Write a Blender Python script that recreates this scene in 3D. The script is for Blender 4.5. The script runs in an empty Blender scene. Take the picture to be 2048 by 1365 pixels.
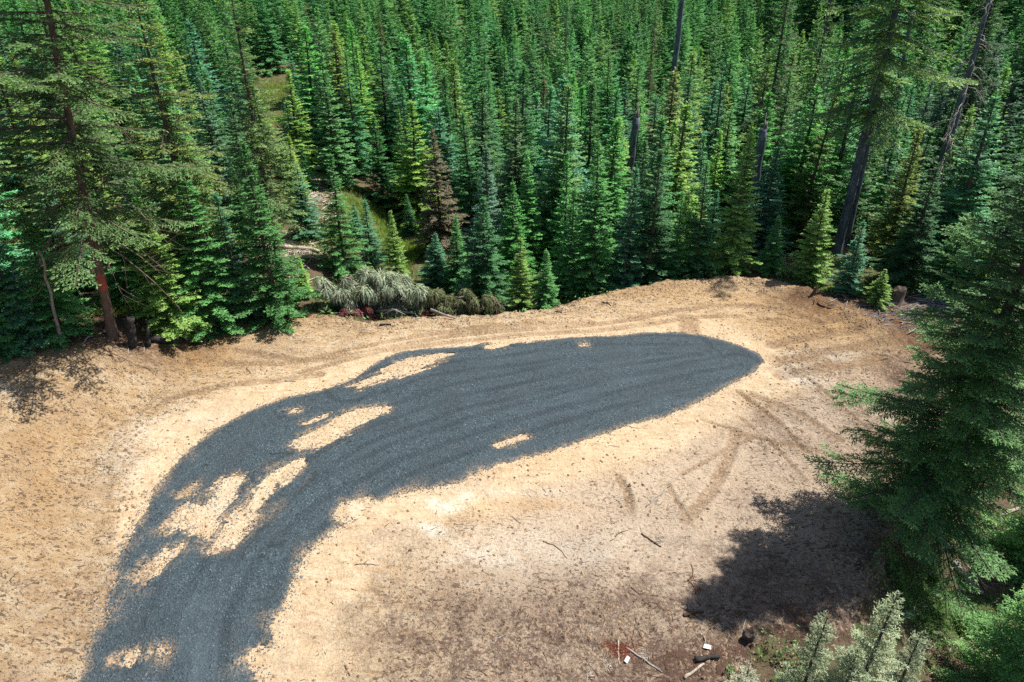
import bpy, math, random
import numpy as np
from mathutils import Vector, Matrix

sc = bpy.context.scene
COL = sc.collection
# ------------------------------------------------------------------ camera, light, exposure
CAM_H, PITCH, F = 16.5, math.radians(29.0), 1365.3
cd = bpy.data.cameras.new('camera'); cam = bpy.data.objects.new('camera', cd); COL.objects.link(cam)
cam.location = (0, 0, CAM_H); cam.rotation_euler = (math.radians(90) - PITCH, 0, 0)
cd.sensor_width = 36.0; cd.lens = 24.0; cd.clip_start = 0.1; cd.clip_end = 4000
sc.camera = cam
SUN_EL = math.radians(60.0)
SUNV = Vector((math.cos(SUN_EL) * 0.93, math.cos(SUN_EL) * 0.37, math.sin(SUN_EL)))
w = bpy.data.worlds.new('World'); sc.world = w; w.use_nodes = True
nt = w.node_tree; nt.nodes.clear()
sky = nt.nodes.new('ShaderNodeTexSky'); sky.sky_type = 'NISHITA'; sky.sun_disc = False
sky.sun_elevation = SUN_EL; sky.sun_rotation = math.atan2(SUNV.x, SUNV.y)
bg = nt.nodes.new('ShaderNodeBackground'); bg.inputs[1].default_value = 0.065
wo = nt.nodes.new('ShaderNodeOutputWorld')
nt.links.new(sky.outputs[0], bg.inputs[0]); nt.links.new(bg.outputs[0], wo.inputs[0])
sl = bpy.data.lights.new('sun', 'SUN'); sl.energy = 5.0; sl.angle = math.radians(0.5); sl.color = (1, 0.955, 0.87)
so = bpy.data.objects.new('sun', sl); COL.objects.link(so); so.rotation_euler = SUNV.to_track_quat('Z', 'Y').to_euler()
so.location = (20, 10, 60)
sc.view_settings.view_transform = 'Standard'; sc.view_settings.look = 'None'
sc.view_settings.exposure = 0.85; sc.view_settings.gamma = 1.0; sc.view_settings.use_curve_mapping = False
sc.render.engine = 'CYCLES'
sc.cycles.max_bounces = 5; sc.cycles.diffuse_bounces = 3; sc.cycles.glossy_bounces = 1
sc.cycles.transmission_bounces = 3; sc.cycles.transparent_max_bounces = 4
sc.cycles.use_denoising = False
sc.cycles.sample_clamp_indirect = 6

# ------------------------------------------------------------------ maths helpers
RT = np.random.RandomState(7).rand(256, 256)
def vnoise(x, y):
    xi = np.floor(x).astype(int); yi = np.floor(y).astype(int); fx = x - xi; fy = y - yi
    fx = fx * fx * (3 - 2 * fx); fy = fy * fy * (3 - 2 * fy)
    a = RT[xi & 255, yi & 255]; b = RT[(xi + 1) & 255, yi & 255]
    c = RT[xi & 255, (yi + 1) & 255]; d = RT[(xi + 1) & 255, (yi + 1) & 255]
    return (a * (1 - fx) + b * fx) * (1 - fy) + (c * (1 - fx) + d * fx) * fy
def fbm(x, y, o=4):
    s = 0; a = 1; t = 0
    for k in range(o):
        s = s + a * (vnoise(x + 17.3 * k, y - 9.1 * k) - 0.5); t += a; a *= 0.5; x = x * 2.03; y = y * 2.03
    return s / t * 2
def sstep(a, b, x):
    t = np.clip((x - a) / (b - a), 0, 1); return t * t * (3 - 2 * t)
CP, SP = math.cos(PITCH), math.sin(PITCH)
def ray(px, py):
    xc = px - 1024.0; yc = py - 682.5
    return xc, F * CP - yc * SP, -(F * SP + yc * CP)
def flat(px, py, z=0.0):
    dx, dy, dz = ray(px, py); t = (z - CAM_H) / dz; return (dx * t, dy * t)
def project(x, y, z):
    dz = CAM_H - z; f = y * CP + dz * SP
    return 1024 + F * x / f, 682.5 + F * (dz * CP - y * SP) / f
def sdpoly(x, y, poly):           # signed distance, positive inside
    d = np.full(np.shape(x), 1e9); ins = np.zeros(np.shape(x), bool); n = len(poly)
    for i in range(n):
        ax, ay = poly[i]; bx, by = poly[(i + 1) % n]
        ex, ey = bx - ax, by - ay; wx, wy = x - ax, y - ay
        t = np.clip((wx * ex + wy * ey) / (ex * ex + ey * ey + 1e-12), 0, 1)
        d = np.minimum(d, (wx - ex * t) ** 2 + (wy - ey * t) ** 2)
        c = ((ay <= y) != (by <= y)) & (x < ex * (y - ay) / (ey + (1e-12 if ey == 0 else 0)) + ax)
        ins ^= c
    d = np.sqrt(d); return np.where(ins, d, -d)
def polyline(x, y, pts):          # distance and length along
    d = np.full(np.shape(x), 1e9); u = np.zeros(np.shape(x)); acc = 0
    for i in range(len(pts) - 1):
        ax, ay = pts[i]; bx, by = pts[i + 1]; ex, ey = bx - ax, by - ay; L = math.hypot(ex, ey)
        t = np.clip(((x - ax) * ex + (y - ay) * ey) / (L * L), 0, 1)
        q = np.hypot(x - ax - ex * t, y - ay - ey * t); m = q < d
        d = np.where(m, q, d); u = np.where(m, acc + t * L, u); acc += L
    return d, u
P = lambda pts: [flat(*p) for p in pts]

# outlines read off the photograph, laid out on the ground
LEVEL = P([(455, 655), (560, 636), (700, 642), (740, 655), (820, 640), (1000, 636), (1100, 626), (1180, 605), (1230, 594), (1330, 577),
           (1400, 570), (1480, 567), (1550, 572), (1620, 592), (1690, 628), (1740, 652), (1800, 700), (1850, 800), (1850, 900), (1800, 1000),
           (1720, 1080), (1700, 1200), (1640, 1290), (1600, 1500), (160, 1500), (200, 1365), (235, 1150), (215, 1000), (230, 860),
           (330, 790), (400, 730)])
DIRT = P([(-400, 700), (-100, 700), (0, 700), (120, 690), (230, 688), (300, 680), (345, 664), (420, 652), (450, 640), (560, 630), (700, 636), (735, 650), (765, 644), (820, 633),
          (1000, 629), (1100, 619), (1180, 598), (1230, 587), (1330, 570), (1400, 562), (1480, 558), (1550, 563), (1620, 584), (1690, 590), (1760, 596), (1850, 592), (1930, 606),
          (1960, 640), (1930, 760), (1900, 900), (1850, 1040), (1790, 1090), (1740, 1200), (1690, 1265), (1600, 1290), (1490, 1300), (1470, 1400),
          (1480, 1700), (-900, 1700), (-900, 900)])
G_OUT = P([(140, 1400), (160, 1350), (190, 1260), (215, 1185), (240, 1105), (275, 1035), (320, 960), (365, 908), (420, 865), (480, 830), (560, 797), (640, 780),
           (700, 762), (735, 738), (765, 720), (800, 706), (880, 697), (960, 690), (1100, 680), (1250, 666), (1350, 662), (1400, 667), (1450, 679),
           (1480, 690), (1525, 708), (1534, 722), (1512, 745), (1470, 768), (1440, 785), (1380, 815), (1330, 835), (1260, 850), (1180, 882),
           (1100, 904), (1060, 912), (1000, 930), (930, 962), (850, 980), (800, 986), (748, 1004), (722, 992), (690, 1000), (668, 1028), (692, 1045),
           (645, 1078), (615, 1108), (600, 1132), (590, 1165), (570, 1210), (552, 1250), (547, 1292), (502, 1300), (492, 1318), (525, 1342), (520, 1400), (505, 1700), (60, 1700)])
G_HOLES = [P(h) for h in (
    [(585, 895), (600, 875), (640, 850), (690, 825), (722, 818), (770, 814), (776, 822), (730, 838), (715, 852), (680, 872), (640, 890), (600, 908)],
    [(420, 1105), (440, 1060), (470, 1015), (500, 975), (540, 945), (590, 922), (608, 928), (580, 960), (547, 985), (532, 1015), (507, 1045), (480, 1085), (440, 1108)],
    [(330, 1052), (350, 1020), (375, 1005), (418, 1012), (430, 980), (445, 960), (470, 953), (497, 960), (472, 990), (446, 1032), (422, 1078), (388, 1068), (368, 1042), (342, 1058)],
    [(265, 1160), (290, 1130), (330, 1105), (372, 1090), (355, 1115), (310, 1150), (280, 1166)],
    [(762, 748), (790, 722), (860, 714), (902, 712), (870, 732), (840, 746), (790, 757), (720, 778), (702, 772)],
    [(228, 1322), (270, 1309), (330, 1300), (327, 1306), (270, 1319)],
    [(1000, 887), (1040, 868), (1056, 875), (1030, 889)], [(972, 692), (1012, 684), (1016, 692), (985, 699)],
    [(360, 985), (378, 975), (384, 990), (370, 995)], [(575, 822), (590, 818), (596, 824), (580, 828)], [(1160, 688), (1176, 686), (1176, 693), (1162, 694)],
    [(607, 848), (660, 828), (665, 833), (618, 853)])]
TRACKS = [(P(a), wd, dp) for a, wd, dp in (
    ([(440, 728), (560, 727), (700, 713), (800, 692), (900, 674), (1000, 663), (1140, 657), (1260, 641), (1330, 626), (1420, 612), (1500, 611), (1570, 624), (1640, 646)], .28, .035),
    ([(470, 700), (600, 722), (700, 700), (820, 676), (940, 660), (1060, 652), (1180, 647)], .3, .03),
    ([(600, 745), (760, 705), (900, 686), (1040, 672), (1180, 664), (1300, 648), (1400, 634), (1480, 632)], .25, .025),
    ([(1370, 636), (1372, 652), (1375, 672)], .5, .02), ([(1384, 640), (1388, 668)], .4, .02),
    ([(1540, 690), (1620, 672), (1700, 664), (1790, 668)], .45, .03), ([(1550, 725), (1640, 705), (1730, 693), (1800, 690)], .45, .03),
    ([(1560, 752), (1650, 735), (1760, 722)], .45, .03), ([(1520, 640), (1600, 650), (1700, 640), (1760, 660)], .4, .03),
    ([(1545, 712), (1640, 775), (1700, 830), (1760, 880)], .12, .05), ([(1475, 785), (1560, 850), (1610, 905)], .14, .05),
    ([(1500, 790), (1600, 830), (1680, 880)], .22, .035), ([(1480, 835), (1560, 905), (1610, 960)], .10, .04),
    ([(1400, 838), (1500, 872), (1620, 908)], .10, .04), ([(1470, 870), (1580, 890), (1700, 920)], .16, .04),
    ([(1470, 868), (1455, 920), (1420, 985), (1372, 1040)], .30, .03), ([(1335, 968), (1352, 1002), (1374, 1034)], .12, .04),
    ([(1238, 958), (1255, 985), (1262, 1020)], .2, .03), ([(1360, 950), (1450, 900), (1500, 880)], .12, .03),
    ([(260, 1230), (300, 1080), (390, 940)], .45, .0), ([(405, 1365), (400, 1270), (400, 1180)], .5, .0),
    ([(560, 800), (440, 880), (350, 975), (270, 1090), (225, 1200), (180, 1360)], .3, .025),
    ([(330, 800), (450, 770), (560, 760), (640, 750)], .3, .025))]
GTRACKS = [P(a) for a in ([(330, 1365), (350, 1240), (430, 1090), (560, 960), (700, 870), (900, 800), (1150, 745), (1400, 710)],
                          [(440, 1365), (450, 1250), (520, 1110), (640, 1000), (800, 920), (1000, 850), (1250, 780), (1480, 730)],
                          [(700, 780), (850, 735), (1000, 715), (1200, 690), (1380, 690)])]

def H(x, y, fine=True):
    x = np.asarray(x, float); y = np.asarray(y, float)
    sd = sdpoly(x, y, LEVEL)
    left = sstep(-7.5, -12.5, x)
    near = sstep(26, 20, y)
    Fh = left * (1.35 + 0.35 * sstep(-14, -26, x)) * (1 - 0.25 * near) + (1 - left) * (-1.25 - 0.9 * sstep(9, 14, x) * near)
    fr = sstep(9.5, 13.5, x) * sstep(24, 28, y) * sstep(46, 38, y); Fh = Fh * (1 - fr) + .1 * fr
    Fh = Fh + 0.5 * (1 - .6 * fr) * fbm(x * 0.07, y * 0.07, 3) + sstep(58, 150, y) * (y - 58) * 0.055 + sstep(180, 500, y) * (y - 180) * 0.12
    slope = 4.2 - 1.6 * sstep(-10, -4, x)
    wgt = sstep(-slope, -0.1, sd)
    z = (1 - wgt) * Fh
    # rounded berm along the far and right rim
    rim = np.exp(-((sd - 0.25) / 0.75) ** 2) * sstep(27, 30, y) * sstep(-13, -9, x)
    z = z + rim * (0.16 + 0.16 * fbm(x * 0.8, y * 0.8, 3) + 0.22 * sstep(3, 10, x))
    z = z + 0.28 * sstep(6.0, 9.5, x) * sstep(20, 15, y) * np.exp(-((sd - 0.3) / 1.4) ** 2) * 1.6
    if fine:
        z = z + 0.10 * fbm(x * 0.33, y * 0.33, 3)
    return z
def at(px, py):
    x, y = flat(px, py, 0)
    z = 0.0
    for _ in range(14):
        z = 0.5 * z + 0.5 * float(H(x, y)); x, y = flat(px, py, z)
    return x, y, float(H(x, y))
def gravel_sd(x, y):
    sd = sdpoly(x, y, G_OUT)
    for h in G_HOLES:
        sd = np.minimum(sd, -sdpoly(x, y, h))
    return sd

# ------------------------------------------------------------------ object helpers
def mesh_np(name, V, Fc, n=4, attrs=None, smooth=False):
    me = bpy.data.meshes.new(name); V = np.ascontiguousarray(V, dtype=np.float32); Fc = np.ascontiguousarray(Fc, dtype=np.int32)
    me.vertices.add(len(V)); me.vertices.foreach_set('co', V.ravel())
    nf = len(Fc); me.loops.add(nf * n); me.loops.foreach_set('vertex_index', Fc.ravel())
    me.polygons.add(nf); me.polygons.foreach_set('loop_start', np.arange(0, nf * n, n, dtype=np.int32))
    me.polygons.foreach_set('loop_total', np.full(nf, n, dtype=np.int32))
    me.polygons.foreach_set('use_smooth', np.full(nf, smooth, dtype=bool))
    me.update(calc_edges=True)
    for k, a in (attrs or {}).items():
        a = np.ascontiguousarray(a, dtype=np.float32)
        if a.ndim == 1:
            at_ = me.attributes.new(k, 'FLOAT', 'POINT'); at_.data.foreach_set('value', a)
        else:
            at_ = me.attributes.new(k, 'FLOAT_COLOR', 'POINT'); at_.data.foreach_set('color', a.ravel())
    return me
def link(name, me, parent=None, mat=None, kind=None):
    o = bpy.data.objects.new(name, me); COL.objects.link(o)
    if parent is not None: o.parent = parent
    if mat is not None and len(me.materials) == 0: me.materials.append(mat)
    if kind: o['kind'] = kind
    return o
def tag(o, label, cat, group=None):
    o['label'] = label; o['category'] = cat
    if group: o['group'] = group
    return o
def empty(name, loc, rot=(0, 0, 0), s=1.0):
    o = bpy.data.objects.new(name, None); COL.objects.link(o); o.location = loc; o.rotation_euler = rot; o.scale = (s, s, s)
    o.empty_display_size = 0.3; return o
class MB:
    def __init__(s): s.v = []; s.f = []; s.n = 0
    def tube(s, pts, rad, sides=8, cap=True, rng=None, rough=0.0):
        pts = [np.array(p, float) for p in pts]; k = len(pts); base = s.n
        for i, p in enumerate(pts):
            d = pts[min(i + 1, k - 1)] - pts[max(i - 1, 0)]; d = d / (np.linalg.norm(d) + 1e-9)
            a = np.cross(d, [0, 0, 1.0]) if abs(d[2]) < 0.9 else np.cross(d, [0, 1.0, 0]); a /= np.linalg.norm(a); b = np.cross(d, a)
            for j in range(sides):
                th = 2 * math.pi * j / sides; r = rad[i] * (1 + (rough * (rng.rand() - 0.5) if rng is not None else 0))
                s.v.append(p + (a * math.cos(th) + b * math.sin(th)) * r)
        for i in range(k - 1):
            for j in range(sides):
                j2 = (j + 1) % sides
                s.f.append((base + i * sides + j, base + i * sides + j2, base + (i + 1) * sides + j2, base + (i + 1) * sides + j))
        s.n += k * sides
        if cap:
            s.f.append(tuple(base + j for j in range(sides))[::-1]); s.f.append(tuple(base + (k - 1) * sides + j for j in range(sides)))
    def mesh(s, name, smooth=True):
        me = bpy.data.meshes.new(name); me.from_pydata([tuple(v) for v in s.v], [], s.f)
        me.polygons.foreach_set('use_smooth', [smooth] * len(me.polygons)); me.update(); return me

# ------------------------------------------------------------------ materials
def new_mat(name):
    m = bpy.data.materials.new(name); m.use_nodes = True; n = m.node_tree.nodes; n.clear()
    out = n.new('ShaderNodeOutputMaterial'); return m, m.node_tree, out
class N:
    def __init__(s, nt): s.nt = nt
    def node(s, t, **kw):
        n = s.nt.nodes.new(t)
        for k, v in kw.items(): setattr(n, k, v)
        return n
    def put(s, inp, v):
        if v is None: return
        if isinstance(v, bpy.types.NodeSocket): s.nt.links.new(v, inp)
        else: inp.default_value = v
    def noise(s, scale, detail=4, rough=0.6, vec=None, dist=0.0):
        n = s.node('ShaderNodeTexNoise'); s.put(n.inputs['Scale'], scale); n.inputs['Detail'].default_value = detail
        n.inputs['Roughness'].default_value = rough; n.inputs['Distortion'].default_value = dist; s.put(n.inputs['Vector'], vec); return n.outputs[0]
    def attr(s, name, out='Fac'): n = s.node('ShaderNodeAttribute', attribute_name=name); return n.outputs[out]
    def math(s, op, a, b=0.0, clamp=False):
        n = s.node('ShaderNodeMath', operation=op, use_clamp=clamp); s.put(n.inputs[0], a); s.put(n.inputs[1], b); return n.outputs[0]
    def mix(s, f, a, b, mode='MIX'):
        n = s.node('ShaderNodeMix', data_type='RGBA', blend_type=mode); s.put(n.inputs[0], f); s.put(n.inputs[6], a); s.put(n.inputs[7], b); return n.outputs[2]
    def rng(s, v, a, b, c=0.0, d=1.0):
        n = s.node('ShaderNodeMapRange'); s.put(n.inputs[0], v)
        for i, q in enumerate((a, b, c, d)): s.put(n.inputs[i + 1], q)
        return n.outputs[0]
    def bump(s, h, strength=0.5, dist=0.05, normal=None):
        n = s.node('ShaderNodeBump'); s.put(n.inputs['Height'], h); n.inputs['Strength'].default_value = strength; n.inputs['Distance'].default_value = dist
        if normal is not None: s.put(n.inputs['Normal'], normal)
        return n.outputs[0]
    def bsdf(s, col, rough=0.9, spec=0.2, normal=None):
        n = s.node('ShaderNodeBsdfPrincipled'); s.put(n.inputs['Base Color'], col); s.put(n.inputs['Roughness'], rough)
        n.inputs['Specular IOR Level'].default_value = spec
        if normal is not None: s.put(n.inputs['Normal'], normal)
        return n.outputs[0]
def rgb(*c): return (c[0], c[1], c[2], 1.0)

def mat_needles(name, random_tone=False, mult=1.62):
    m, nt, out = new_mat(name); k = N(nt)
    oi = k.node('ShaderNodeObjectInfo')
    tint = k.attr('tint'); dead = k.attr('dead')
    if random_tone:
        r = k.node('ShaderNodeValToRGB'); k.put(r.inputs[0], oi.outputs['Random']); e = r.color_ramp.elements
        cs = [(0.0, (.032, .10, .046)), (.2, (.04, .14, .055)), (.4, (.045, .13, .08)), (.55, (.07, .17, .045)), (.7, (.028, .08, .04)), (.85, (.05, .15, .055)), (1.0, (.045, .13, .085))]
        e[0].color = rgb(*cs[0][1]); e[1].color = rgb(*cs[-1][1])
        for p_, c_ in cs[1:-1]:
            q = e.new(p_); q.color = rgb(*c_)
        base = r.outputs[0]
    else:
        base = oi.outputs['Color']
    rv = k.rng(oi.outputs['Random'], 0, 1, .82, 1.2)
    v = k.math('MULTIPLY', tint, rv); v = k.math('MULTIPLY', v, mult)
    hs = k.node('ShaderNodeHueSaturation'); k.put(hs.inputs['Color'], base); k.put(hs.inputs['Value'], v)
    k.put(hs.inputs['Hue'], k.rng(tint, .5, 1.7, .488, .460)); hs.inputs['Saturation'].default_value = .95
    c = k.mix(dead, hs.outputs[0], rgb(.11, .075, .05))
    p = k.bsdf(c, .55, .25)
    tr = k.node('ShaderNodeBsdfTranslucent'); c2 = k.mix(1.0, c, rgb(1.25, 1.45, .6), 'MULTIPLY'); k.put(tr.inputs[0], c2)
    ms = k.node('ShaderNodeMixShader'); ms.inputs[0].default_value = .30; nt.links.new(p, ms.inputs[1]); nt.links.new(tr.outputs[0], ms.inputs[2])
    nt.links.new(ms.outputs[0], out.inputs[0]); return m
def mat_bark(name, a, b, scale=9.0, paint=None):
    m, nt, out = new_mat(name); k = N(nt); tc = k.node('ShaderNodeTexCoord')
    mp = k.node('ShaderNodeMapping'); k.put(mp.inputs[0], tc.outputs['Object']); mp.inputs[3].default_value = (1, 1, .22)
    n1 = k.noise(scale, 6, .7, mp.outputs[0]); n2 = k.noise(2.2, 3, .6, tc.outputs['Object'])
    c = k.mix(k.rng(n1, .35, .68), rgb(*a), rgb(*b)); c = k.mix(k.rng(n2, .5, .7, 0, .5), c, rgb(*[q * 1.5 for q in b]))
    if paint:
        sx = k.node('ShaderNodeSeparateXYZ'); k.put(sx.inputs[0], tc.outputs['Object'])
        up = k.math('SUBTRACT', 1.0, k.math('ABSOLUTE', k.math('DIVIDE', k.math('SUBTRACT', sx.outputs[2], paint[0]), paint[1])), True)
        rr_ = k.math('SQRT', k.math('ADD', k.math('MULTIPLY', sx.outputs[0], sx.outputs[0]), k.math('MULTIPLY', sx.outputs[1], sx.outputs[1])))
        pm = k.math('MULTIPLY', k.rng(k.math('MULTIPLY', up, k.noise(5, 5, .8, tc.outputs['Object'])), .22, .36), k.math('LESS_THAN', rr_, .42))
        c = k.mix(pm, c, rgb(.55, .06, .04))
        m2 = k.math('MULTIPLY', k.rng(sx.outputs[2], 4.2, 5.2, 1, 0), k.math('LESS_THAN', rr_, .42)); c = k.mix(k.math('MULTIPLY', m2, .55), c, rgb(.12, .082, .065))
    p = k.bsdf(c, .95, .1, k.bump(n1, .8, .05)); nt.links.new(p, out.inputs[0]); return m
def mat_plain(name, a, b, scale=8.0, rough=.9, bump=.4, spec=.15, trans=0.0):
    m, nt, out = new_mat(name); k = N(nt); tc = k.node('ShaderNodeTexCoord')
    n1 = k.noise(scale, 5, .65, tc.outputs['Object']); c = k.mix(k.rng(n1, .35, .65), rgb(*a), rgb(*b))
    p = k.bsdf(c, rough, spec, k.bump(n1, bump, .02)); nt.links.new(p, out.inputs[0]); return m

def mat_dirt():
    m, nt, out = new_mat('bare_sandy_dirt'); k = N(nt); geo = k.node('ShaderNodeNewGeometry'); pos = geo.outputs['Position']
    sep = k.node('ShaderNodeSeparateColor'); k.put(sep.inputs[0], k.attr('masks', 'Color'))
    n_big = k.noise(.35, 5, .62, pos); n_mid = k.noise(1.7, 6, .68, pos); n_fine = k.noise(9, 6, .72, pos); n_grit = k.noise(34, 4, .7, pos)
    mp = k.node('ShaderNodeMapping'); k.put(mp.inputs[0], pos); mp.inputs[2].default_value = (0, 0, math.radians(20)); mp.inputs[3].default_value = (.55, 2.0, 1)
    n_str = k.noise(2.2, 5, .65, mp.outputs[0])
    c = k.mix(k.rng(n_mid, .40, .60), rgb(.43, .305, .175), rgb(.50, .395, .27))
    c = k.mix(k.rng(n_str, .50, .64, 0, .75), c, rgb(.31, .185, .09))
    c = k.mix(k.rng(n_big, .50, .66, 0, .6), c, rgb(.33, .23, .145))
    c = k.mix(k.math('MULTIPLY', k.attr('pink'), .75), c, rgb(.43, .345, .27))
    br = k.math('MULTIPLY', sep.outputs[0], k.rng(k.math('ADD', n_fine, k.noise(.9, 6, .75, pos)), .92, 1.07, .08, 1.15), True)
    c = k.mix(br, c, rgb(.185, .13, .10))
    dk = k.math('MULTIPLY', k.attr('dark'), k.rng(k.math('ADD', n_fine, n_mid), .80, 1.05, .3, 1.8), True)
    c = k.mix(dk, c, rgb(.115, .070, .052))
    orr = k.math('MULTIPLY', sep.outputs[1], k.rng(k.math('ADD', n_fine, n_mid), .8, 1.15, .1, 1.0), True)
    c = k.mix(orr, c, rgb(.40, .225, .08))
    wh = k.math('MULTIPLY', sep.outputs[2], k.rng(k.math('ADD', n_fine, n_mid), .78, 1.1, 0, 1.2), True)
    c = k.mix(wh, c, rgb(.60, .57, .50))
    # darker soil crumbs, and dark flecks painted in for the clods' short shadows
    vo = k.node('ShaderNodeTexVoronoi'); k.put(vo.inputs['Vector'], pos); vo.inputs['Scale'].default_value = 7.5; vo.inputs['Randomness'].default_value = 1
    cr = k.math('MULTIPLY', k.rng(vo.outputs['Distance'], .14, .34, 1, 0), k.rng(k.math('ADD', n_mid, k.math('MULTIPLY', br, .1)), .52, .60), True)
    mpf = k.node('ShaderNodeMapping'); k.put(mpf.inputs[0], pos); mpf.inputs[2].default_value = (0, 0, math.radians(12)); mpf.inputs[3].default_value = (.75, 1.25, 1)
    f1 = k.noise(5.5, 3, .6, mpf.outputs[0]); f2 = k.noise(11, 3, .65, mpf.outputs[0]); cl1 = k.noise(.8, 4, .7, pos); cl2 = k.noise(1.3, 4, .7, mpf.outputs[0])
    e1 = k.math('SUBTRACT', .645, k.math('MULTIPLY', k.rng(k.math('ADD', cl1, k.math('MULTIPLY', br, .12)), .44, .60), .085))
    e2 = k.math('SUBTRACT', .635, k.math('MULTIPLY', k.rng(cl2, .44, .60), .085))
    fk = k.math('MAXIMUM', k.rng(k.math('SUBTRACT', f1, e1), 0, .03), k.rng(k.math('SUBTRACT', f2, e2), 0, .03))
    ro = k.attr('rough'); fk = k.math('MULTIPLY', fk, k.rng(ro, .0, .75, .12, 1.0)); c = k.mix(k.math('MULTIPLY', fk, .85), c, rgb(.115, .075, .052))
    c = k.mix(k.rng(ro, .5, .1, 0, .35), c, rgb(.52, .41, .28))
    lt = k.rng(k.noise(7, 3, .6, pos),   .60, .68, 0, .25); c = k.mix(lt, c, rgb(.60, .49, .36))
    c = k.mix(k.rng(n_grit, .60, .76, 0, .3), c, rgb(.22, .14, .09))
    tr = k.attr('track'); tu = k.attr('tu')
    tread = k.math('SINE', k.math('MULTIPLY', tu, 42.0)); tread = k.math('MULTIPLY', k.math('MULTIPLY', tread, tr), k.rng(n_mid, .40, .6))
    c = k.mix(k.math('MULTIPLY', k.math('MULTIPLY', tr, k.rng(n_fine, .36, .52)), .85), c, rgb(.225, .145, .085))
    nm = k.bump(n_mid, .6, .30); nm = k.bump(k.math('MULTIPLY', n_fine, k.rng(k.attr('rough'), 0, .8, .25, 1)), .9, .18, nm); nm = k.bump(n_grit, .4, .02, nm)
    nm = k.bump(k.math('SUBTRACT', 1.0, fk), .7, .09, nm); nm = k.bump(tread, .4, .02, nm)
    nt.links.new(k.bsdf(c, .95, .1, nm), out.inputs[0]); return m
def mat_gravel():
    m, nt, out = new_mat('crushed_gravel'); k = N(nt); pos = k.node('ShaderNodeNewGeometry').outputs['Position']
    v1 = k.node('ShaderNodeTexVoronoi'); k.put(v1.inputs['Vector'], pos); v1.inputs['Scale'].default_value = 20
    v2 = k.node('ShaderNodeTexVoronoi'); k.put(v2.inputs['Vector'], pos); v2.inputs['Scale'].default_value = 43
    sp = k.node('ShaderNodeSeparateColor'); k.put(sp.inputs[0], v1.outputs['Color'])
    sp2 = k.node('ShaderNodeSeparateColor'); k.put(sp2.inputs[0], v2.outputs['Color'])
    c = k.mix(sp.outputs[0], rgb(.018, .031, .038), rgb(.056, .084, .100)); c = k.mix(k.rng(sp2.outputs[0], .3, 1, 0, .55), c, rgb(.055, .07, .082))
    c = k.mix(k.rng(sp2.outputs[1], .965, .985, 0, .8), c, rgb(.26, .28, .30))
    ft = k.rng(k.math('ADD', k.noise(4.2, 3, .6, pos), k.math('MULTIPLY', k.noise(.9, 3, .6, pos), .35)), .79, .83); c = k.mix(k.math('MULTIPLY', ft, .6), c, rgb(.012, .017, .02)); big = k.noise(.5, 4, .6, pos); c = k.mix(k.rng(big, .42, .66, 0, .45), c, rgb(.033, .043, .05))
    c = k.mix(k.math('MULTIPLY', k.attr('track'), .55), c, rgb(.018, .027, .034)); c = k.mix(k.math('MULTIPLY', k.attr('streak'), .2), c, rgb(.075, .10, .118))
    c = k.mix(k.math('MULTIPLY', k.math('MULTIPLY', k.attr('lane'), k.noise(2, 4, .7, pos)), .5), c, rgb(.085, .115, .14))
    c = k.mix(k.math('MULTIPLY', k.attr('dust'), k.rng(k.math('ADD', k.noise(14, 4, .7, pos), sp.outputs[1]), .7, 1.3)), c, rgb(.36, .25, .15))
    nm = k.bump(v1.outputs['Distance'], .6, .05); nm = k.bump(v2.outputs['Distance'], .5, .03, nm); nm = k.bump(k.noise(3, 4, .6, pos), .3, .08, nm)
    tread = k.math('MULTIPLY', k.math('SINE', k.math('MULTIPLY', k.attr('tu'), 40.0)), k.attr('track')); nm = k.bump(tread, .3, .02, nm)
    nt.links.new(k.bsdf(c, .85, .25, nm), out.inputs[0]); return m
def mat_floor():
    m, nt, out = new_mat('forest_litter'); k = N(nt); pos = k.node('ShaderNodeNewGeometry').outputs['Position']
    a = k.noise(.5, 5, .65, pos); b = k.noise(5, 6, .7, pos); d = k.noise(25, 5, .7, pos)
    c = k.mix(k.rng(b, .35, .65), rgb(.07, .05, .034), rgb(.15, .105, .07)); c = k.mix(k.rng(d, .5, .7, 0, .6), c, rgb(.19, .15, .11))
    g = k.math('ADD', k.rng(a, .46, .58, 0, .6), k.attr('green')); c = k.mix(k.math('MULTIPLY', g, k.rng(b, .3, .6), True), c, rgb(.085, .135, .03))
    nt.links.new(k.bsdf(c, .95, .1, k.bump(d, .8, .08, k.bump(b, .6, .2))), out.inputs[0]); return m

M_N = mat_needles('fir_needles'); M_FAR = mat_needles('distant_fir_needles', True, 1.75)
M_BARK = mat_bark('grey_brown_bark', (.055, .042, .036), (.15, .12, .10)); M_BARKR = mat_bark('painted_bark', (.06, .04, .032), (.19, .14, .115), 9, (2.7, .9))
M_SNAG = mat_bark('weathered_snag_wood', (.045, .055, .07), (.15, .175, .20), 6); M_SILVER = mat_bark('silvery_dead_wood', (.14, .13, .125), (.33, .30, .28), 6)
M_PALE = mat_bark('pale_peeled_wood', (.24, .20, .155), (.46, .40, .33), 7); M_STICK = mat_bark('brown_stick_bark', (.06, .035, .025), (.17, .105, .07), 12)
M_RED = mat_plain('rust_red_dead_needles', (.10, .03, .02), (.20, .06, .035)); M_WHITE = mat_plain('white_scrap', (.45, .46, .46), (.7, .7, .69), 6, .5)
M_CUT = mat_plain('cut_wood', (.28, .19, .11), (.5, .36, .22), 14); M_CHAR = mat_plain('blackened_wood', (.015, .015, .016), (.05, .045, .045), 9)
M_CLOD = mat_plain('dirt_clod', (.15, .105, .07), (.33, .235, .155), 1.5); M_CLODD = mat_plain('dark_soil_clod', (.07, .045, .03), (.16, .10, .065), 1.5)
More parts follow.
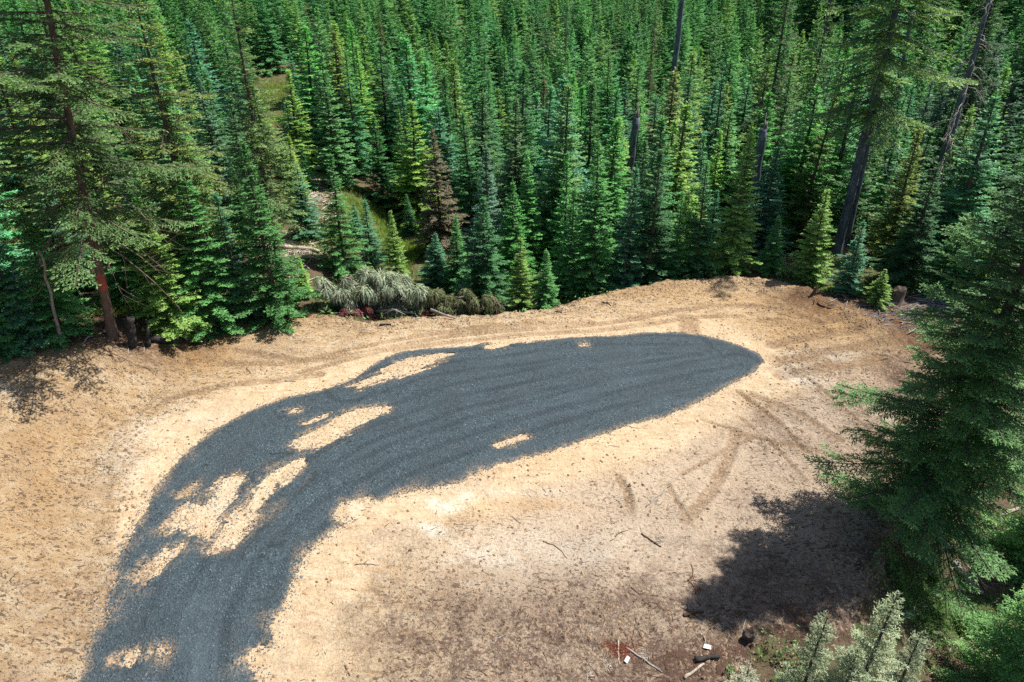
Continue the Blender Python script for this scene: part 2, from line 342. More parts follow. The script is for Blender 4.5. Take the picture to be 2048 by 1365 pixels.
M_STONE = mat_plain('gravel_stone', (.045, .058, .07), (.14, .17, .19), 2.2); M_DIRT = mat_dirt(); M_GRAV = mat_gravel(); M_FLOOR = mat_floor()

# ------------------------------------------------------------------ ground
def axis(a, b, step, lo, hi, g=1.16):
    c = list(np.arange(a, b, step)); s = step; v = c[-1]
    while v < hi: s *= g; v += s; c.append(v)
    s = step; v = c[0]; l = []
    while v > lo: s *= g; v -= s; l.append(v)
    return np.array(l[::-1] + c)
gx = axis(-24, 23, .09, -1500, 1500); gy = axis(8.5, 38.5, .09, -300, 2400)
X, Y = np.meshgrid(gx, gy); xs = X.ravel(); ys = Y.ravel()
Z = H(xs, ys)
sdD = sdpoly(xs, ys, DIRT)
wob = .35 * fbm(xs * 1.1, ys * 1.1, 4)
dirtm = sdD + wob > 0
inn = sstep(-.6, .4, sdD)
track = np.zeros_like(xs); tu = np.zeros_like(xs); dep = np.zeros_like(xs)
zone = (xs > -27) & (xs < 30) & (ys > 6) & (ys < 42); zi = np.where(zone)[0]; zx = xs[zi]; zy = ys[zi]
for ti_, (pts, wd, dp) in enumerate(TRACKS):
    d, u = polyline(zx, zy, pts); m = sstep(wd, wd * .55, d) * (0.55 + 0.6 * vnoise(zx * 1.3, zy * 1.3))
    if dp > 0:
        ridge = np.exp(-((d - wd * 1.05) / (.35 * wd + .05)) ** 2)
        dep[zi] += -dp * m * 1.5 + dp * 1.1 * ridge
    t0 = track[zi]; track[zi] = np.maximum(t0, m); tu[zi] = np.where(m > t0, u if ti_ < len(TRACKS) - 2 else 0, tu[zi])
# smooth graded pad, rough bank and rough lower ground
rough = np.zeros(len(zi)); lvl = sdpoly(zx, zy, LEVEL)
px_, py_ = project(zx, zy, Z[zi])
rough = .22 + .9 * sstep(.6, -.8, lvl) + .8 * sstep(1100, 1260, py_) * sstep(700, 900, px_) + .5 * np.exp(-(lvl / .7) ** 2) + .35 * sstep(1450, 1600, px_)
gsd_z = gravel_sd(zx, zy)
rfull = np.ones(len(xs)); wx_ = zx + 1.2 * fbm(zx * .4, zy * .4, 3); wy_ = zy + 1.2 * fbm(zx * .4 + 9, zy * .4, 3)
pkd = sstep(2.2, .2, -gravel_sd(wx_, wy_)) * .75; rfull[zi] = np.clip(rough * .95 + .12 + .25 * sstep(.4, .65, vnoise(zx * .45, zy * .45)) - pkd, 0.04, 1)
rough = rough * sstep(.5, -.3, gsd_z)
fz = fbm(zx * 2.3, zy * 2.3, 4) * .09 + np.maximum(fbm(zx * 4.7 + 3, zy * 4.7, 2) - .15, 0) * .13
Z[zi] += rough * fz * sstep(-1.5, .3, sdD[zi]) + dep[zi] * sstep(.3, -.1, gsd_z)
def blobs(lst):
    r = np.zeros(len(zi))
    nx = zx + .9 * fbm(zx * .5, zy * .5, 4); ny = zy + .9 * fbm(zx * .5 + 31, zy * .5, 4)
    for bx, by, rx, ry, s in lst:
        c = flat(bx, by); e = flat(bx + rx, by); f = flat(bx, by - ry)
        sx = abs(e[0] - c[0]); sy = abs(f[1] - c[1])
        r = np.maximum(r, s * np.exp(-(((nx - c[0]) / sx) ** 2 + ((ny - c[1]) / sy) ** 2)))
    return r
masks = np.zeros((len(xs), 4)); masks[:, 3] = 1; dark = np.zeros(len(xs)); green = np.zeros(len(xs))
masks[zi, 0] = np.clip(blobs([(1000, 1290, 380, 110, 1.0), (770, 1085, 90, 40, .8), (1250, 1170, 300, 60, .6), (1550, 860, 160, 90, .55), (1640, 720, 120, 50, .45), (1700, 800, 90, 90, .6),
                              (640, 640, 120, 14, .35), (1350, 1250, 250, 110, .9), (80, 1250, 160, 90, .3), (720, 1270, 90, 60, .5), (1420, 1100, 200, 60, .55), (330, 700, 90, 20, .5),
                              (1500, 1000, 120, 60, .4), (600, 690, 120, 20, .3)]), 0, 1)
masks[zi, 1] = np.clip(blobs([(60, 760, 110, 40, .9), (120, 900, 120, 90, .55), (420, 715, 80, 40, .8), (1050, 1018, 110, 18, .85), (1250, 590, 240, 20, .6), (1650, 650, 160, 40, .8),
                              (1500, 600, 160, 20, .5), (600, 640, 160, 18, .5), (1430, 640, 200, 18, .4), (100, 990, 60, 60, .7), (380, 690, 60, 30, .5), (60, 1050, 90, 80, .5), (1100, 910, 160, 25, .4)]), 0, 1)
masks[zi, 2] = np.clip(blobs([(915, 996, 60, 14, 1.0), (880, 1058, 50, 15, .9), (985, 1110, 110, 20, .4), (1580, 744, 40, 10, .9), (1610, 755, 60, 10, .5), (300, 870, 60, 40, .4), (1100, 1090, 260, 40, .25), (1030, 980, 100, 12, .3),
                              (250, 930, 40, 50, .35), (1640, 712, 60, 8, .5), (720, 1010, 40, 15, .4), (440, 1010, 60, 40, .25), (520, 1000, 60, 50, .2), (10, 840, 60, 12, .5), (420, 830, 60, 20, .3)]), 0, 1)
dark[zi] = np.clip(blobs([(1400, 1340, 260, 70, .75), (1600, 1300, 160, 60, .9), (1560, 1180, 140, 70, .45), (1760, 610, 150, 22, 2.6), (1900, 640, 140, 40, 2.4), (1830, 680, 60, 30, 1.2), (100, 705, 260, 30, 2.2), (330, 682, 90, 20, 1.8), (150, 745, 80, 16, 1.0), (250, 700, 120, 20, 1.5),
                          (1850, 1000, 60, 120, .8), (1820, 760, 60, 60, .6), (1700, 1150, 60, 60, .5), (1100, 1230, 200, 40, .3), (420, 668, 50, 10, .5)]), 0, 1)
pink = np.zeros(len(xs)); pink[zi] = np.clip(sstep(-6, 2, zx + .25 * (zy - 14)) * sstep(.3, 3.2, -gsd_z + .8 * fbm(zx * .4, zy * .4, 3)) * sstep(29, 24, zy), 0, 1)
green[zi] = np.clip(blobs([(1720, 1000, 20, 20, 0)]), 0, 1)
for gpx, gpy, rad in ((545, 190, 5), (830, 480, 4.0), (340, 650, 3), (1700, 590, 3), (1555, 380, 4), (740, 430, 3), (2000, 620, 5), (640, 470, 2)):
    cx, cy, _ = at(gpx, gpy); green += np.exp(-((xs - cx) ** 2 + (ys - cy) ** 2) / rad ** 2)
nx_, ny_ = len(gx), len(gy)
ii = np.arange(nx_ - 1)[None, :] + nx_ * np.arange(ny_ - 1)[:, None]; ii = ii.ravel()
quads = np.stack([ii, ii + 1, ii + 1 + nx_, ii + nx_], 1)
fd = dirtm[quads].sum(1) >= 2
allV = np.stack([xs, ys, Z], 1)
def sub(name, sel, mat, attrs):
    q = quads[sel]; used = np.unique(q); remap = np.zeros(len(xs), int); remap[used] = np.arange(len(used))
    me = mesh_np(name, allV[used], remap[q], 4, {k_: v[used] for k_, v in attrs.items()}, True)
    return link(name, me, None, mat, 'structure')
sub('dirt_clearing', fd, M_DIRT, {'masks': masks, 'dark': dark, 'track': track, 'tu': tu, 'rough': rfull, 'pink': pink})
sub('forest_ground', ~fd, M_FLOOR, {'green': np.clip(green, 0, 1)})
def Zs(x, y):      # height of the built ground sheet by bilinear lookup
    x = np.asarray(x, float); y = np.asarray(y, float)
    i = np.clip(np.searchsorted(gx, x) - 1, 0, nx_ - 2); j = np.clip(np.searchsorted(gy, y) - 1, 0, ny_ - 2)
    fx = (x - gx[i]) / (gx[i + 1] - gx[i]); fy = (y - gy[j]) / (gy[j + 1] - gy[j]); G = Z.reshape(ny_, nx_)
    return (G[j, i] * (1 - fx) + G[j, i + 1] * fx) * (1 - fy) + (G[j + 1, i] * (1 - fx) + G[j + 1, i + 1] * fx) * fy

# gravel drive: its own sheet lying on the dirt
st = .05; hx = np.arange(-14, 12, st); hy = np.arange(8.6, 31.5, st); A, B = np.meshgrid(hx, hy); ax_, ay_ = A.ravel(), B.ravel()
gsd = gravel_sd(ax_, ay_); far_edge = sstep(18, 24, ay_)
ed = fbm(ax_ * 2.6, ay_ * 1.3, 3) * .16 + fbm(ax_ * 11, ay_ * 11, 2) * .14
lane = np.zeros_like(ax_); gt = np.zeros_like(ax_); gu = np.zeros_like(ax_)
dl, ul = polyline(ax_, ay_, GTRACKS[0]); hd = np.full(len(ax_), 1e9)
for h_ in G_HOLES: hd = np.minimum(hd, -sdpoly(ax_, ay_, h_))
streak = fbm(dl * 3.6, ul * .55, 3) * .34 + fbm(dl * 9, ul * 1.3 + 7, 2) * .16
gs = gsd + ed * (1 - .5 * far_edge) + (.09 + streak * 1.15 + .24 * fbm(ax_ * 14, ay_ * 14 + 3, 2)) * sstep(.9, .1, hd)
for pts in GTRACKS:
    d, u = polyline(ax_, ay_, pts)
    for off in (.0, .95):
        m = sstep(.2, .1, abs(d - off)) * (.3 + .7 * vnoise(ax_ * .7 + off * 9, ay_ * .7)); gu = np.where(m > gt, u, gu); gt = np.maximum(gt, m)
d, _ = polyline(ax_, ay_, P([(400, 1400), (395, 1300), (400, 1220)])); lane = sstep(.8, .2, d)
gz = Zs(ax_, ay_) + .022 * fbm(dl * 2.2, ul * .3, 3) * sstep(.1, .6, gs) + .006 + .055 * sstep(0, .45, gs) - .02 * gt + .012 * fbm(ax_ * 1.2, ay_ * 1.2, 3)
dust = sstep(.35, .0, gs) * .75 + .55 * sstep(.9, .0, gs) * sstep(.5, .8, vnoise(ax_ * 1.5, ay_ * 1.5)) * (1 - far_edge) + .55 * sstep(.45, .0, hd) * sstep(.35, .75, vnoise(ax_ * 5, ay_ * 5) * .5 + vnoise(dl * 4, ul * .8) * .5)
nh = len(hx); ii = (np.arange(nh - 1)[None, :] + nh * np.arange(len(hy) - 1)[:, None]).ravel()
qg = np.stack([ii, ii + 1, ii + 1 + nh, ii + nh], 1); qg = qg[(gs[qg] > 0).all(1)]
used = np.unique(qg); rm = np.zeros(len(ax_), int); rm[used] = np.arange(len(used))
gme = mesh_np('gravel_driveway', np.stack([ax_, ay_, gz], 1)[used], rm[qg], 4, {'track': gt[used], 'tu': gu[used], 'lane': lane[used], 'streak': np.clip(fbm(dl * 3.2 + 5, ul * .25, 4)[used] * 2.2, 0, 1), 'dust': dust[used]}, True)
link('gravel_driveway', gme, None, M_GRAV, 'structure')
def Zg(x, y):
    x = np.asarray(x, float); y = np.asarray(y, float)
    return Zs(x, y) + .055 * sstep(0, .45, gravel_sd(x, y))

# loose lumps: crumbs joined as stuff
T_ = (1 + 5 ** .5) / 2
ICO = np.array([(-1, T_, 0), (1, T_, 0), (-1, -T_, 0), (1, -T_, 0), (0, -1, T_), (0, 1, T_), (0, -1, -T_), (0, 1, -T_), (T_, 0, -1), (T_, 0, 1), (-T_, 0, -1), (-T_, 0, 1)]) / 1.9
ICF = np.array([(0, 11, 5), (0, 5, 1), (0, 1, 7), (0, 7, 10), (0, 10, 11), (1, 5, 9), (5, 11, 4), (11, 10, 2), (10, 7, 6), (7, 1, 8), (3, 9, 4), (3, 4, 2), (3, 2, 6), (3, 6, 8), (3, 8, 9), (4, 9, 5), (2, 4, 11), (6, 2, 10), (8, 6, 7), (9, 8, 1)])
OCT = np.array([(1, 0, 0), (-1, 0, 0), (0, 1, 0), (0, -1, 0), (0, 0, 1), (0, 0, -1)], float)
OCF = np.array([(0, 2, 4), (2, 1, 4), (1, 3, 4), (3, 0, 4), (2, 0, 5), (1, 2, 5), (3, 1, 5), (0, 3, 5)])
def lumps(name, x, y, z, size, mat, rs, base=ICO, fc=ICF, flatz=.6):
    n = len(x); V = base[None] * (1 + .5 * (rs.rand(n, len(base), 1) - .5)) * size[:, None, None] * (1 + .5 * (rs.rand(n, 1, 3) - .5))
    a = rs.rand(n) * 6.28; c, s = np.cos(a), np.sin(a)
    vx = V[:, :, 0] * c[:, None] - V[:, :, 1] * s[:, None]; vy = V[:, :, 0] * s[:, None] + V[:, :, 1] * c[:, None]
    V = np.stack([vx + x[:, None], vy + y[:, None], V[:, :, 2] * flatz + z[:, None]], 2)
    Fc = fc[None] + (np.arange(n) * len(base))[:, None, None]
    return link(name, mesh_np(name, V.reshape(-1, 3), Fc.reshape(-1, 3), 3), None, mat, 'stuff')
def samp(n, rs, fn, box=(-24, 17, 9, 38)):
    x = box[0] + rs.rand(n * 3) * (box[1] - box[0]); y = box[2] + rs.rand(n * 3) ** 1.0 * (box[3] - box[2])
    m = rs.rand(n * 3) < fn(x, y); return x[m][:n], y[m][:n]
rs = np.random.RandomState(11)
def fd_clod(x, y):
    pxx, pyy = project(x, y, H(x, y)); l = sdpoly(x, y, LEVEL); g = gravel_sd(x, y); dd = sdpoly(x, y, DIRT)
    dens = .10 + .55 * sstep(.8, -.5, l) + .55 * sstep(1080, 1250, pyy) * sstep(650, 850, pxx) + .5 * np.exp(-((l - .3) / .8) ** 2) + .25 * sstep(1400, 1600, pxx)
    dens = dens * (.25 + 1.3 * sstep(.42, .7, vnoise(x * .9, y * .9))); return np.clip(dens, 0, 1) * (g < -.05) * (dd > -.3)
x, y = samp(26000, rs, fd_clod, (-22, 19, 9.5, 37)); lumps('dirt_clods', x, y, Zs(x, y), .014 + .065 * rs.rand(len(x)) ** 2.4, M_CLOD, rs, OCT, OCF, .8)
def fd_dark(x, y):
    pxx, pyy = project(x, y, H(x, y)); dd = sdpoly(x, y, DIRT); g = gravel_sd(x, y)
    dens = .08 + .5 * sstep(1150, 1300, pyy) * sstep(900, 1200, pxx) + .6 * np.exp(-(dd / .8) ** 2) + .5 * sstep(1680, 1800, pxx)
    return np.clip(dens * (.2 + 1.3 * sstep(.45, .7, vnoise(x * .7 + 9, y * .7))), 0, 1) * (g < -.05) * (dd > -1.2)
x, y = samp(12000, rs, fd_dark); lumps('soil_lumps', x, y, Zs(x, y) - .01, .012 + .055 * rs.rand(len(x)) ** 3.2, M_CLODD, rs)
def fd_st(x, y):
    g = gravel_sd(x, y); o_ = sdpoly(x, y, G_OUT); return np.clip(np.exp(-(g / .2) ** 2) * (.4 + sstep(22, 14, y)) + .10 * (g > 0) + .30 * (o_ > .25) * (g < 0), 0, 1)
x, y = samp(30000, rs, fd_st, (-14, 11, 9.5, 31)); lumps('loose_gravel', x, y, Zg(x, y) + .006, .012 + .018 * rs.rand(len(x)), M_STONE, rs, OCT, OCF, .7)

# ------------------------------------------------------------------ foliage built from needle sprays
def kites(C, D, W, l, wd, tint, dead=None):
    """C centres, D unit directions, W unit width directions; returns V, F, attrs"""
    n = len(C); l = l[:, None]; wd = wd[:, None]
    v = np.stack([C - D * l * .5, C - D * l * .05 + W * wd * .5, C + D * l * .5, C - D * l * .05 - W * wd * .5], 1).reshape(-1, 3)
    f = np.arange(n * 4).reshape(n, 4); a = {'tint': np.repeat(tint, 4), 'dead': np.repeat(np.zeros(n) if dead is None else dead, 4)}
    return v, f, a
def unit(a): return a / (np.linalg.norm(a, axis=1, keepdims=True) + 1e-9)
def build_conifer(seed, Ht, R, z0=.3, whorl=.34, nb=7, shape=.85, e_top=38, e_bot=-8, droop=.16, lift=.10, ssp=.10, smax=.34, el=.15, ew=.055, miss=.06,
                  hang=.12, deadlow=0.0, bend=0.0, trunk_r=None, irregular=.25, dead_z=0.0, sides=7, limbs=True, tipbright=.6, asym=None, sec=False, lsp=.11):
    rs = np.random.RandomState(seed)
    zs = []; z = z0
    while z < Ht - .12:
        zs.append(z); z += whorl * (.75 + .5 * rs.rand()) * (1 - .35 * (z / Ht))
    zb, az = [], []
    for z in zs:
        n = max(4, int(nb * (1 - .3 * z / Ht) + rs.rand() * 1.5)); a0 = rs.rand() * 6.28
        for j in range(n):
            if rs.rand() < miss: continue
            zb.append(z + (rs.rand() - .5) * whorl * .7); az.append(a0 + 6.283 * j / n + (rs.rand() - .5) * .5)
    zb = np.array(zb); az = np.array(az); n = len(zb); t = np.clip((zb - z0) / (Ht - z0), 0, 1)
    ph = rs.rand(6) * 6.28
    mod = 1 + irregular * (np.sin(az * 2 + ph[0] + zb * 1.3) * .5 + np.sin(az * 3 + ph[1] - zb * 2.1) * .35 + np.sin(zb * 3.7 + ph[2]) * .35)
    L = R * (1 - t) ** shape * np.minimum(1, .72 + t * 3) * (.72 + .42 * rs.rand(n)) * mod + .05
    if asym is not None: L *= 1 + asym[1] * np.cos(az - asym[0])
    L = np.maximum(L, .1)
    el_ = np.radians(e_bot + (e_top - e_bot) * t ** 1.4 + rs.randn(n) * 6)
    isdead = (zb < dead_z) | (rs.rand(n) < deadlow * (1 - t) ** 2)
    drp = np.where(isdead, droop * 2.6 + .25, droop)
    bx = lambda zz: bend * (zz / Ht) ** 2 * Ht
    rad_at = lambda zz: (trunk_r or Ht * .011) * (1 - zz / Ht) ** .8 + .012
    def pos(b, u):
        h = L[b] * u * np.cos(el_[b]); zz = zb[b] + L[b] * (u * np.sin(el_[b]) - drp[b] * u * u + lift * u ** 3)
        return np.stack([np.cos(az[b]) * h + bx(zb[b]), np.sin(az[b]) * h, zz], 1)
    # shoots
    ns = np.maximum(2, (L / ssp).astype(int)); b = np.repeat(np.arange(n), ns * 2)
    k = np.concatenate([np.arange(q * 2) for q in ns]); side = np.where(k % 2 == 0, 1., -1.)
    u = (k // 2 + rs.rand(len(k))) / ns[b]; keep = (u > .10) & (~isdead[b]) & (rs.rand(len(k)) > .05); b, side, u = b[keep], side[keep], u[keep]
    sl_ = np.minimum(smax, .10 + .48 * L[b] * (1 - u) ** .8 * (.3 + u * .9)) * (.6 + .6 * rs.rand(len(b)))
    p0 = pos(b, u); p1 = pos(b, np.minimum(u + .05, 1.06)); T = unit(p1 - p0)
    S = np.stack([-np.sin(az[b]), np.cos(az[b]), np.zeros(len(b))], 1) * side[:, None]
    th = np.radians(38 + 22 * rs.rand(len(b)))[:, None]; D = T * np.cos(th) + S * np.sin(th); D[:, 2] += -hang + rs.randn(len(b)) * .16; D = unit(D)
    if sec:          # long boughs: branchlets first, shoots on those
        sl_ = np.minimum(smax, .14 + .42 * L[b] * (1 - u) ** .7 * (.35 + u * .8)) * (.55 + .65 * rs.rand(len(b)))
        cl_ = .5 + vnoise(p0[:, 0] * 1.5 + seed, p0[:, 2] * 2.2 + p0[:, 1] * 1.5); kk = rs.rand(len(b)) < cl_ * 1.15; p0, D, sl_, u, b = p0[kk], D[kk], sl_[kk], u[kk], b[kk]
    # axis shoot at the tip of every branch
    live = np.where(~isdead)[0]; tip0 = pos(live, np.full(len(live), .82)); tipD = unit(pos(live, np.ones(len(live))) - tip0)
    p0 = np.concatenate([p0, tip0]); D = np.concatenate([D, tipD]); sl_ = np.concatenate([sl_, np.minimum(.22 * L[live] + .12, .5)]); tipflag = np.concatenate([u, np.ones(len(live))])
    zt = np.arange(.3 if z0 < 1 else z0, Ht, .12)
    # side shoots on every shoot: flat, feathered sprays
    q_ = np.maximum(1, (sl_ / lsp).astype(int)); sj = np.repeat(np.arange(len(sl_)), q_ * 2); kj = np.concatenate([np.arange(v_ * 2) for v_ in q_])
    fr = np.clip((kj // 2 + .3 + .6 * rs.rand(len(kj))) / q_[sj], 0, 1); sg = np.where(kj % 2 == 0, 1., -1.)
    hz = np.cross(D[sj], [0, 0, 1.]); hz = unit(hz); Dl = unit(D[sj] * .75 + hz * sg[:, None] * .75 + rs.randn(len(sj), 3) * .14 + np.array([0, 0, -hang * .5]))
    Pl = p0[sj] + D[sj] * (sl_[sj] * fr)[:, None]; Pl[:, 2] -= hang * .5 * sl_[sj] * fr ** 2
    ll = np.minimum(el * 1.6, .05 + .38 * sl_[sj] * (1 - fr * .8)) * (.7 + .6 * rs.rand(len(sj)))
    p0 = np.concatenate([p0, Pl]); D = np.concatenate([D, Dl]); tipflag = np.concatenate([tipflag, tipflag[sj]]); sl_ = np.concatenate([sl_, ll])
    m = np.maximum(1, np.ceil(sl_ / (el * .75)).astype(int)); s_ = np.repeat(np.arange(len(sl_)), m); j = np.concatenate([np.arange(q) for q in m])
    frac = (j + .6) / m[s_]; C = p0[s_] + D[s_] * (sl_[s_] * frac)[:, None]; C[:, 2] -= hang * .5 * sl_[s_] * frac ** 2
    DD = unit(D[s_] + rs.randn(len(s_), 3) * .20); up = np.tile([0, 0, 1.], (len(s_), 1)) + rs.randn(len(s_), 3) * .38; W = unit(np.cross(DD, up))
    br_t = rs.rand(len(sl_)) * .35 + .82 + .18 * np.sin(p0[:, 0] * 2.1 + p0[:, 2] * 1.7 + ph[3]) * np.sin(p0[:, 1] * 1.9 + ph[4])
    tint = br_t[s_] * (.85 + .3 * rs.rand(len(s_))) + tipbright * (j == m[s_] - 1) * (tipflag[s_] > .45)
    l = el * (.8 + .5 * rs.rand(len(s_))); wd = ew * (.7 + .6 * rs.rand(len(s_)))
    # leader
    nl = int(60 * min(1, Ht / 8)); lz = Ht * (1.02 - .12 * rs.rand(nl) ** .7); la = rs.rand(nl) * 6.28
    lc = np.stack([bx(lz) + np.cos(la) * .04, np.sin(la) * .04, lz], 1); ld = unit(np.stack([np.cos(la), np.sin(la), np.full(nl, 1.1)], 1))
    C = np.concatenate([C, lc]); DD = np.concatenate([DD, ld]); W = np.concatenate([W, unit(np.cross(ld, rs.randn(nl, 3)))])
    l = np.concatenate([l, np.full(nl, el)]); wd = np.concatenate([wd, np.full(nl, ew)]); tint = np.concatenate([tint, 1.1 + .5 * rs.rand(nl)])
    v, f, a = kites(C, DD, W, l, wd, tint); crown = mesh_np('crown', v, f, 4, a)
    crown.materials.append(M_N)
    mb = MB(); tz = [Ht * q for q in (0, .02, .06, .15, .3, .45, .6, .75, .88, 1.0)]
    tz[0] = -.5
    mb.tube([(bx(max(q, 0)), .02 * math.sin(q), q) for q in tz], [rad_at(max(q, 0)) * (1.5 if q <= 0 else 1.18 if q < Ht * .04 else 1) for q in tz], sides, False, rs, .12)
    if limbs:
        for i in range(n):
            us = np.array([0, .35, .7, 1.0]) if not isdead[i] else np.array([0, .3, .6, .85]); q = pos(np.full(4, i), us); q[0, :2] = (bx(zb[i]), 0)
            r0 = min(.045, .007 + .010 * L[i]) * (1.1 if Ht > 12 else .8); mb.tube(q, [r0, r0 * .7, r0 * .45, r0 * .2], 3, False)
            if isdead[i] and L[i] > .5:
                for _ in range(5):
                    uu = .3 + .6 * rs.rand(); a0 = pos(np.array([i]), np.array([uu]))[0]; dd = np.array([math.cos(az[i] + rs.randn() * .9), math.sin(az[i] + rs.randn() * .9), -.35 + .5 * rs.randn()]) * L[i] * .3
                    mb.tube([a0, a0 + dd * .5 + [0, 0, -.03], a0 + dd], [.010, .007, .003], 3, False)
    trunk = mb.mesh('trunk'); trunk.materials.append(M_BARK)
    return trunk, crown

def place(name, meshes, loc, rz, s, sz, color, label, cat, group=None, lean=(0, 0)):
    e = empty(name, loc, (lean[0], lean[1], rz)); e.scale = (s, s, sz); tag(e, label, cat, group)
    t = link('trunk', meshes[0], e); c = link('crown', meshes[1], e); c.color = (*color, 1); return e
TONES = {'blue-green': (.052, .135, .095), 'mid-green': (.044, .145, .056), 'yellow-green': (.082, .185, .044), 'dark green': (.028, .082, .042), 'brownish': (.085, .085, .042)}
YOUNG = [build_conifer(100 + i, 10.0, r, .25, .36, 7, sh, et, eb, ssp=.105, irregular=ir, miss=.08)
         for i, (r, sh, et, eb, ir) in enumerate(((1.65, .98, 44, -6, .2), (1.5, .92, 46, 0, .25), (1.85, 1.0, 40, -10, .25), (1.4, .9, 48, 2, .3), (1.8, 1.08, 42, -6, .3), (1.6, .9, 44, -4, .2), (2.0, 1.05, 38, -8, .3)))]
OLD = [build_conifer(200 + i, 20.0, r, z0, .42, 7, .62, 30, -16, .20, .12, .20, .8, .17, .065, .14, .16, .25, irregular=.5, trunk_r=.22, dead_z=dz, sec=True, lsp=.16)
       for i, (r, z0, dz) in enumerate(((2.5, 2.5, 4.), (2.3, 5., 6.5), (2.8, 3.5, 5.)))]
NH = 10.0
forest = []      # (x, y) of everything that stands in the wood
def by_px(px, base, top):
    x, y, z = at(px, base)
    lo, hi = .3, 40
    for _ in range(40):
        m = (lo + hi) / 2
        if project(x, y, z + m)[1] > top: lo = m
        else: hi = m
    return x, y, z, lo
def by_px_h(x, y, z, top):
    lo, hi = .3, 40
    for _ in range(40):
        m = (lo + hi) / 2
        if project(x, y, z + m)[1] > top: lo = m
        else: hi = m
    return lo
rr = random.Random(5)
front = [  # px base x, base y, top y, tone, width factor, variant, label
    (1183, 592, 282, 'mid-green', 1.0, 2, 'tall full fir with its trunk showing, at the middle of the pad\'s far edge'),
    (1293, 582, 300, 'dark green', 1.0, 4, 'dark fir with bare lower trunk where the far dirt rim starts to rise'),
    (1452, 580, 250, 'yellow-green', .95, 5, 'tall bright yellow-green fir directly behind the top of the dirt rim'),
    (1385, 578, 322, 'mid-green', 1.0, 0, 'fir left of the tall yellow-green one behind the dirt rim'),
    (1040, 640, 478, 'yellow-green', 1.1, 1, 'small bright fir just right of the felled brush'),
    (1090, 630, 500, 'mid-green', 1.1, 0, 'small green fir between the brush heap and the full fir at the pad edge'),
    (965, 610, 395, 'dark green', 1.25, 6, 'broad dark fir standing right behind the olive end of the brush heap'),
    (872, 570, 465, 'blue-green', 1.3, 2, 'low broad blue-green fir behind the silvery brush, beside the grass opening'),
    (690, 550, 312, 'mid-green', 1.0, 6, 'full green fir just right of the pale fallen logs'),
    (560, 640, 285, 'mid-green', 1.0, 4, 'tall dark-bottomed fir left of the fallen logs at the pad edge'),
    (487, 640, 385, 'blue-green', 1.0, 1, 'pale blue-green fir at the left corner of the pad\'s far edge'),
    (430, 660, 320, 'mid-green', 1.05, 2, 'broad fir standing behind the left corner of the dirt rim'),
    (350, 665, 395, 'yellow-green', 1.2, 2, 'yellowish fir just right of the paint-marked conifer and its dead branches'),
    (620, 640, 515, 'yellow-green', 1.1, 3, 'small bright fir touching the left end of the brush heap'),
    (745, 545, 400, 'blue-green', 1.0, 0, 'blue-green fir right behind the silvery domes of the brush heap'),
    (822, 478, 388, 'dark green', 1.0, 5, 'small dark fir standing alone in the bright grass opening'),
    (615, 475, 330, 'blue-green', 1.15, 2, 'blue-green fir directly above the pale fallen logs'),
    (1243, 590, 332, 'blue-green', .9, 3, 'blue-green fir squeezed between the full fir and the bare-trunk fir'),
    (1135, 600, 375, 'mid-green', .9, 1, 'slim fir just left of the full fir at the pad edge'),
    (1610, 588, 378, 'yellow-green', 1.1, 1, 'loose bright fir between the split snag and the twin-trunk conifer'),
    (1530, 585, 430, 'mid-green', 1.1, 0, 'short green fir in front of the split snag'),
    (1690, 585, 440, 'blue-green', 1.1, 3, 'short fir in front of the base of the twin-trunk conifer'),
    (1752, 608, 540, 'yellow-green', 1.5, 6, 'tiny bright sapling in the grass just left of the stump'),
    (1800, 575, 330, 'dark green', 1.1, 2, 'dark fir behind the stump'),
    (1880, 590, 430, 'mid-green', 1.1, 6, 'green fir right of the stump behind the big near tree'),
    (60, 690, 385, 'blue-green', 1.0, 0, 'blue-green topped young fir at the left edge above the shaded bank'),
    (125, 672, 420, 'mid-green', 1.0, 6, 'bright young fir just left of the paint-marked trunk'),
    (0, 700, 330, 'mid-green', 1.1, 2, 'bright young fir cut by the left edge of the picture'),
    (270, 600, 350, 'mid-green', 1.1, 4, 'fir behind the dead branches of the paint-marked conifer'),
    (795, 560, 420, 'yellow-green', .9, 1, 'small slender bright fir behind the middle of the silvery brush'),
    (915, 575, 430, 'mid-green', .9, 5, 'fir between the low broad blue-green fir and the broad dark fir'),
    (1345, 575, 380, 'mid-green', .8, 3, 'slim fir hard against the right side of the bare-trunk fir'),
    (1960, 600, 340, 'dark green', 1.2, 4, 'dark fir half hidden behind the upper crown of the big near tree'),
    (300, 560, 300, 'dark green', 1.1, 6, 'dark fir behind and right of the paint-marked conifer'),
]
for px, b_, tp, tone, wf, va, lab in front:
    x, y, z, h = by_px(px, b_, tp)
    if x > -12:
        while float(sdpoly(np.array([x]), np.array([y]), LEVEL)[0]) > -1.9: y += .15; x += .15 * x / y
        z = float(H(x, y)); h = by_px_h(x, y, z, tp)
    s = h / NH; tr, cr = YOUNG[va]; c = TONES[tone]; q = .85 + .3 * rr.random()
    sx = s * wf * 1.25 * (1.0 if h > 6 else 1.15)
    place('young_conifer', (tr, cr), (x, y, z), rr.random() * 6.28, sx, s, tuple(v * q for v in c), lab, 'fir tree', 'young firs at the edge of the wood', (rr.gauss(0, .02), rr.gauss(0, .02)))
    forest.append((x, y, 1.4 * wf))
